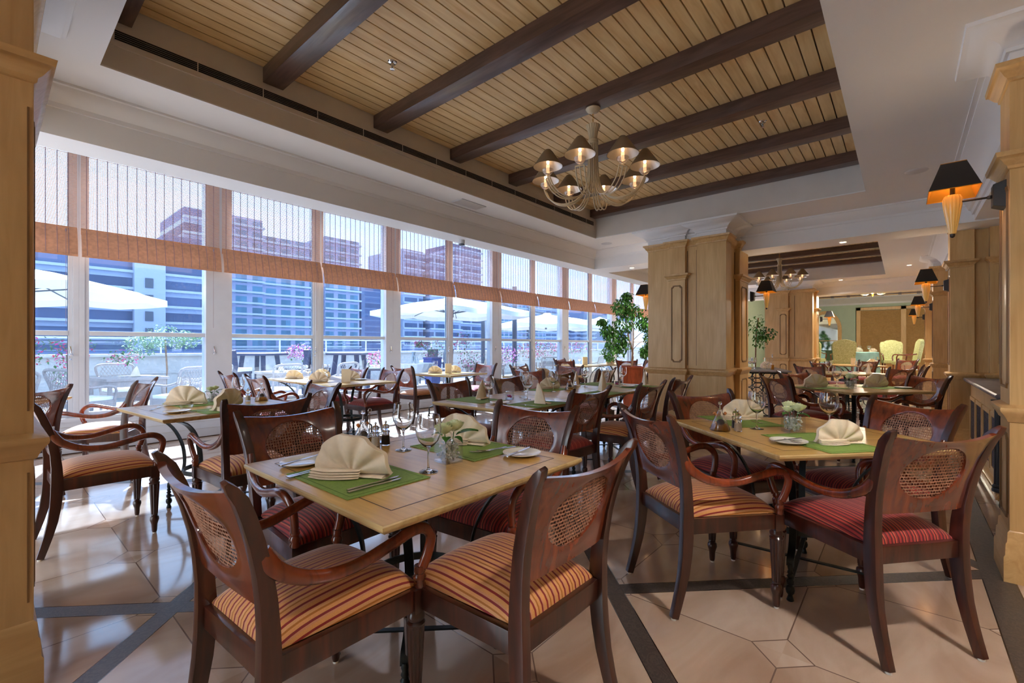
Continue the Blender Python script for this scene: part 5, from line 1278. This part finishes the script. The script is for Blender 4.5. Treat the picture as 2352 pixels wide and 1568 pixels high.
for i, (x, y, l) in enumerate(((1.75, 10.35, 'napkin on the left wicker terrace table'), (4.1, 10.0, 'napkin on the wicker table under the left bar table'), (9.5, 9.2, 'napkin on the wicker table near the parasol mast'), (13.5, 9.4, 'napkin on the distant wicker table'))): put(PN, x, y, 20, l, 'napkin', 'napkins on the terrace', .712, 1.1)
def make_bar():
    r = empty('bar_table'); a = MB(); a.box(-.45, .45, -.45, .45, 1.05, 1.1); a.build('tabletop', 'dwood', r, smooth=0)
    for sx in (-1, 1):
        for sy in (-1, 1): a = MB(); a.sweep([(sx*.36, sy*.36, 0), (sx*.26, sy*.26, 1.05)], [(-.045, -.045), (.045, -.045), (.045, .045), (-.045, .045)]); a.build('leg', 'dwood', r, smooth=0)
    return r
PBt = Proto(make_bar)
PBt((4.35, 11.8, -.02), .6, 'dark blue grey bar table on the terrace, left one', 'table', 'high bar tables'); PBt((6.2, 10.9, -.02), .7, 'dark blue grey bar table on the terrace, right one', 'table', 'high bar tables')
def make_stool():
    r = empty('bar_stool'); a = MB()
    for sx in (-1, 1):
        for sy in (-1, 1): a.sweep([(sx*.2, sy*.2, 0), (sx*.18, sy*.18, .68)], [(-.025, -.025), (.025, -.025), (.025, .025), (-.025, .025)])
    a.box(-.21, .21, -.21, .21, .66, .71); a.build('frame', 'dwood', r, smooth=0); a = MB(); a.box(-.22, .22, -.22, .22, .71, .79); a.build('seat_cushion', 'cushion', r, smooth=30, bevel=.03); a = MB(); a.sweep([(0, -.2, .7), (0, -.23, .95), (0, -.27, 1.18)], [(-.21, -.02), (.21, -.02), (.21, .02), (-.21, .02)], up=(0, 1, 0)); a.build('backrest', 'dwood', r, smooth=0); return r
PSt = Proto(make_stool)
for x, y, dg, l in ((3.65, 11.2, -60, 'dark bar stool left of the left bar table'), (5.1, 11.5, 80, 'dark bar stool right of the left bar table, back to the flowers'), (5.6, 11.4, -70, 'dark bar stool left of the right bar table'), (6.5, 10.15, 60, 'dark bar stool right of the right bar table'), (9.9, 12.3, 0, 'dark bar stool behind the pink blossoms'), (10.6, 12.3, 0, 'dark bar stool right of the pink blossoms')):
    PSt((x, y, -.02), math.radians(dg), l, 'bar stool', 'high bar stools')
def make_parasol():
    r = empty('parasol'); a = MB(); K = 8; R = 1.75; rim = []
    for i in range(32):
        t = 2*PI*i/32; q = abs(((i % 8)/8)-0)  # gentle sag between ribs
        sq = 1/max(abs(math.cos(t)), abs(math.sin(t))); rr = R*min(sq, 1.28)*(1-.0*q); rim.append((rr*math.cos(t), rr*math.sin(t), -.42+.03*math.cos(8*t)))
    vs = [(0, 0, .0)]+[(x*.5, y*.5, -.17) for x, y, z in rim]+rim+[(x, y, z-.12) for x, y, z in rim]
    fs = [(0, 1+i, 1+(i+1) % 32) for i in range(32)]
    for l in (0, 1): fs += [(1+l*32+i, 1+(l+1)*32+i, 1+(l+1)*32+(i+1) % 32, 1+l*32+(i+1) % 32) for i in range(32)]
    a.add(vs, fs); a.lathe([(.3, -.06), (.05, .04), (.001, .06)], 16, caps=False); a.build('canopy', 'canvas', r, smooth=20)
    for i in range(8):
        t = i*PI/4; sq = 1/max(abs(math.cos(t)), abs(math.sin(t))); rr = R*min(sq, 1.28)*.97
        a = MB(); a.tube([(0, 0, -.05), (rr*math.cos(t), rr*math.sin(t), -.44)], .012, 5); a.tube([(0, 0, -.45), (rr*.5*math.cos(t), rr*.5*math.sin(t), -.25)], .012, 5); a.build('rib', 'dgrey', r)
    a = MB(); a.tube([(0, 0, .05), (0, 0, -.55)], .035, 8); a.tube(spline([(0, 0, .02), (1.2, -.15, .12), (2.3, -.3, -.25)], 5), .05, 8); a.build('arm', 'dgrey', r)
    a = MB(); a.tube([(2.3, -.3, .5), (2.3, -.3, -2.55)], .075, 10); a.box(2.0, 2.6, -.6, 0, -2.6, -2.5); a.build('mast', 'dgrey', r, smooth=40); return r
PPa = Proto(make_parasol)
PPa((.25, 10.9, 2.56), 2.6, 'huge white parasol at the left edge, seen through the first window', 'parasol', 'white cantilever parasols')
PPa((8.45, 9.45, 2.60), math.radians(0), 'white parasol in the middle, seen from below with its ribs', 'parasol', 'white cantilever parasols')
PPa((13.4, 9.9, 2.42), math.radians(150), 'farther white parasol right of the thick grey mast', 'parasol', 'white cantilever parasols')
PPa((18.5, 10.6, 2.55), math.radians(0), 'distant white parasol above the right windows', 'parasol', 'white cantilever parasols')
def bush(name, loc, label, blobs, n, sz, cols, cat='flowers', stem=None):
    r = empty(name, loc); tag(r, label, cat); a = MB(); leaf_cloud(a, blobs, n, sz, rnd, 0); f = a.build('foliage', 'leaf' if name != 'olive_tree' else 'olive', r, smooth=0); f['kind'] = 'stuff'
    for m_, k in cols:
        a = MB(); leaf_cloud(a, blobs, k, sz*.9, rnd, -.2); f = a.build('blossoms', m_, r, smooth=0); f['kind'] = 'stuff'
    if stem:
        a = MB(); a.tube(stem, .02, 6); a.build('stem', 'bark', r)
    return r
bush('bougainvillea', (.95, 11.2, 0), 'bougainvillea with magenta blossom at the left window', [(-.3, 0, 1.15, .4, .25), (.1, 0, 1.25, .3, .2), (.75, -.2, 1.05, .3, .15), (0, 0, .8, .2, .3)], 380, .07, [('mag', 140), ('redf', 80)], stem=[(0, 0, 0), (.02, 0, .6), (0, 0, 1.1)])
bush('olive_tree', (2.84, 13.4, 0), 'small round headed olive tree on the terrace', [(0, 0, 1.45, .55, .32), (-.4, 0, 1.3, .4, .25), (.4, 0, 1.4, .35, .25)], 1300, .07, [], 'tree', stem=[(0, 0, 0), (.02, 0, .7), (-.02, 0, 1.4)])
bush('flower_pot_plants', (5.35, 11.9, 0), 'pink and purple flowers between the two bar tables', [(0, 0, 1.1, .35, .22)], 160, .06, [('purp', 220), ('mag', 160), ('whitef', 80)])
r = empty('blue_pot', (7.5, 9.15, 0)); tag(r, 'cobalt blue square terrace pot', 'pot'); a = MB(); frus(a, .12, .165, 0, .95); a.box(-.175, .175, -.175, .175, .93, .97); a.build('body', 'pot', r, smooth=0)
bush('potted_flowers', (7.5, 9.15, .95), 'pink and white flowers in the cobalt blue pot', [(0, 0, .22, .34, .26), (-.35, .1, .35, .12, .08)], 260, .06, [('redf', 60), ('whitef', 110), ('mag', 130)])
bush('flower_bed', (8.3, 9.0, 0), 'tall pink blossoms beside the blue pot', [(.1, 0, 1.35, .25, .3), (.2, -.2, .85, .35, .3)], 200, .06, [('mag', 300)])
bush('flower_bed', (10.0, 8.9, 0), 'purple and pink blossoms left of the parasol mast', [(0, 0, 1.0, .45, .3)], 220, .06, [('purp', 260), ('mag', 180)])
bush('flower_bed', (13.6, 10.4, 0), 'pink blossoms under the farther parasol', [(0, 0, 1.1, .9, .35)], 240, .08, [('mag', 300), ('redf', 120)])
bush('flower_bed', (17.2, 11.2, 0), 'pink blossoms seen in the last windows', [(0, 0, 1.2, 1.2, .3)], 240, .08, [('mag', 360)])
bush('flower_bed', (6.0, 8.9, 0), 'pink blossoms around the fountain bowl', [(0, .3, .95, .35, .2)], 160, .06, [('mag', 300)])
r = empty('fountain', (6.45, 8.55, 0)); tag(r, 'carved stone fountain bowl outside between the white posts', 'fountain')
a = MB(); a.lathe([(.2, 0), (.16, .1), (.1, .3), (.14, .5), (.36, .66), (.46, .80), (.48, .86), (.44, .86), (.36, .78), (.001, .74)], 40, lobes=20, amp=.05, caps=False); a.build('bowl', 'stone', r, smooth=30)
a = MB(); rw = random.Random(4)
for k in range(24): t = rw.uniform(0, 6.3); q = rw.uniform(.03, .1); a.tube([(0, 0, .8), (q*.5*math.cos(t), q*.5*math.sin(t), 1.12), (q*math.cos(t), q*math.sin(t), 1.0), (q*1.5*math.cos(t), q*1.5*math.sin(t), .84)], .004, 4)
f = a.build('water_jet', 'water', r); f['kind'] = 'stuff'

# ------------------------------------------------------------------ towers across the road
TWA = _tower('tower facade a', S(168, 178, 198), S(78, 92, 122), 3.6, 40, .32, .0)
TWB = _tower('tower facade b', S(158, 160, 184), S(84, 124, 146), 3.3, 4.6, .22, .34)
TWC = _tower('tower facade c', S(160, 170, 190), S(78, 96, 128), 3.4, 7, .35, .12)
TWP = _tower('tower podium', S(98, 112, 140), S(68, 84, 116), 2.2, 30, .2, .05)
PIER = plain('tower pier', S(166, 174, 190), .7, spec=.1); SLB = plain('tower slab edge', S(176, 184, 200), .7, spec=.1)
def tower(label, boxes, mat, fl=3.6, slabs=True):
    r = empty('tower_building', (boxes[0][0], boxes[0][2], -20)); tag(r, label, 'building', 'towers beyond the terrace')
    ox, oy = boxes[0][0], boxes[0][2]
    for (x0, x1, y0, y1, z1) in boxes:
        a = MB(); a.box(x0-ox, x1-ox, y0-oy, y1-oy, 0, z1+20); a.build('facade', mat, r, smooth=0)
        if slabs:
            a = MB(); z = 1.0
            while z < z1+20: a.box(x0-ox-.3, x1-ox+.3, y0-oy-1.2, y0-oy, z, z+.55); z += fl
            a.build('balcony_slabs', SLB, r, smooth=0)
    return r
t = tower('pale blue apartment block with long balcony bands at the left', [(-60, 20.8, 126, 150, 20.5), (26.2, 34.8, 126, 150, 26.4), (30.5, 34.8, 128, 150, 34.2)], TWA)
a = MB(); a.box(80.8, 86.2, -2, 20, 0, 41); a.build('stair_tower', PIER, t, smooth=0)
for k in range(10):
    a = MB(); a.box(82.6, 84, -2.2, -2, 1.5+k*3.6, 3.6+k*3.6); a.build('window', M['dgrey'], t, smooth=0)
tower('teal glazed apartment tower with pinkish piers above the bar tables', [(47, 56, 150, 170, 40), (56, 72, 152, 170, 36), (72, 76, 156, 170, 36), (76, 89, 150, 170, 39)], TWB, 3.3)
tower('blue glass tower left of the middle parasol', [(91, 99, 152, 175, 30), (99.5, 106, 158, 175, 24)], TWP, 3.3, False)
tower('blue banded tower behind the middle parasol', [(108, 118, 150, 175, 40), (120, 137, 148, 175, 40), (139, 157, 155, 175, 48)], TWC, 3.4)
tower('hazy blue tower seen right of the thick parasol mast', [(219, 248, 200, 240, 40), (250, 263, 196, 240, 34)], TWB, 3.3)
tower('hazy stepped white and blue block in the right windows', [(270, 300, 200, 240, 30), (303, 330, 196, 240, 22), (310, 325, 190, 196, 17)], TWC, 3.4)
tower('last hazy tower beside the ficus', [(335, 400, 200, 240, 34)], TWP, 3.3, False)
tower('low dark blue glass podium along the road', [(-80, 420, 105, 112, .6)], TWP, 2.2, False)
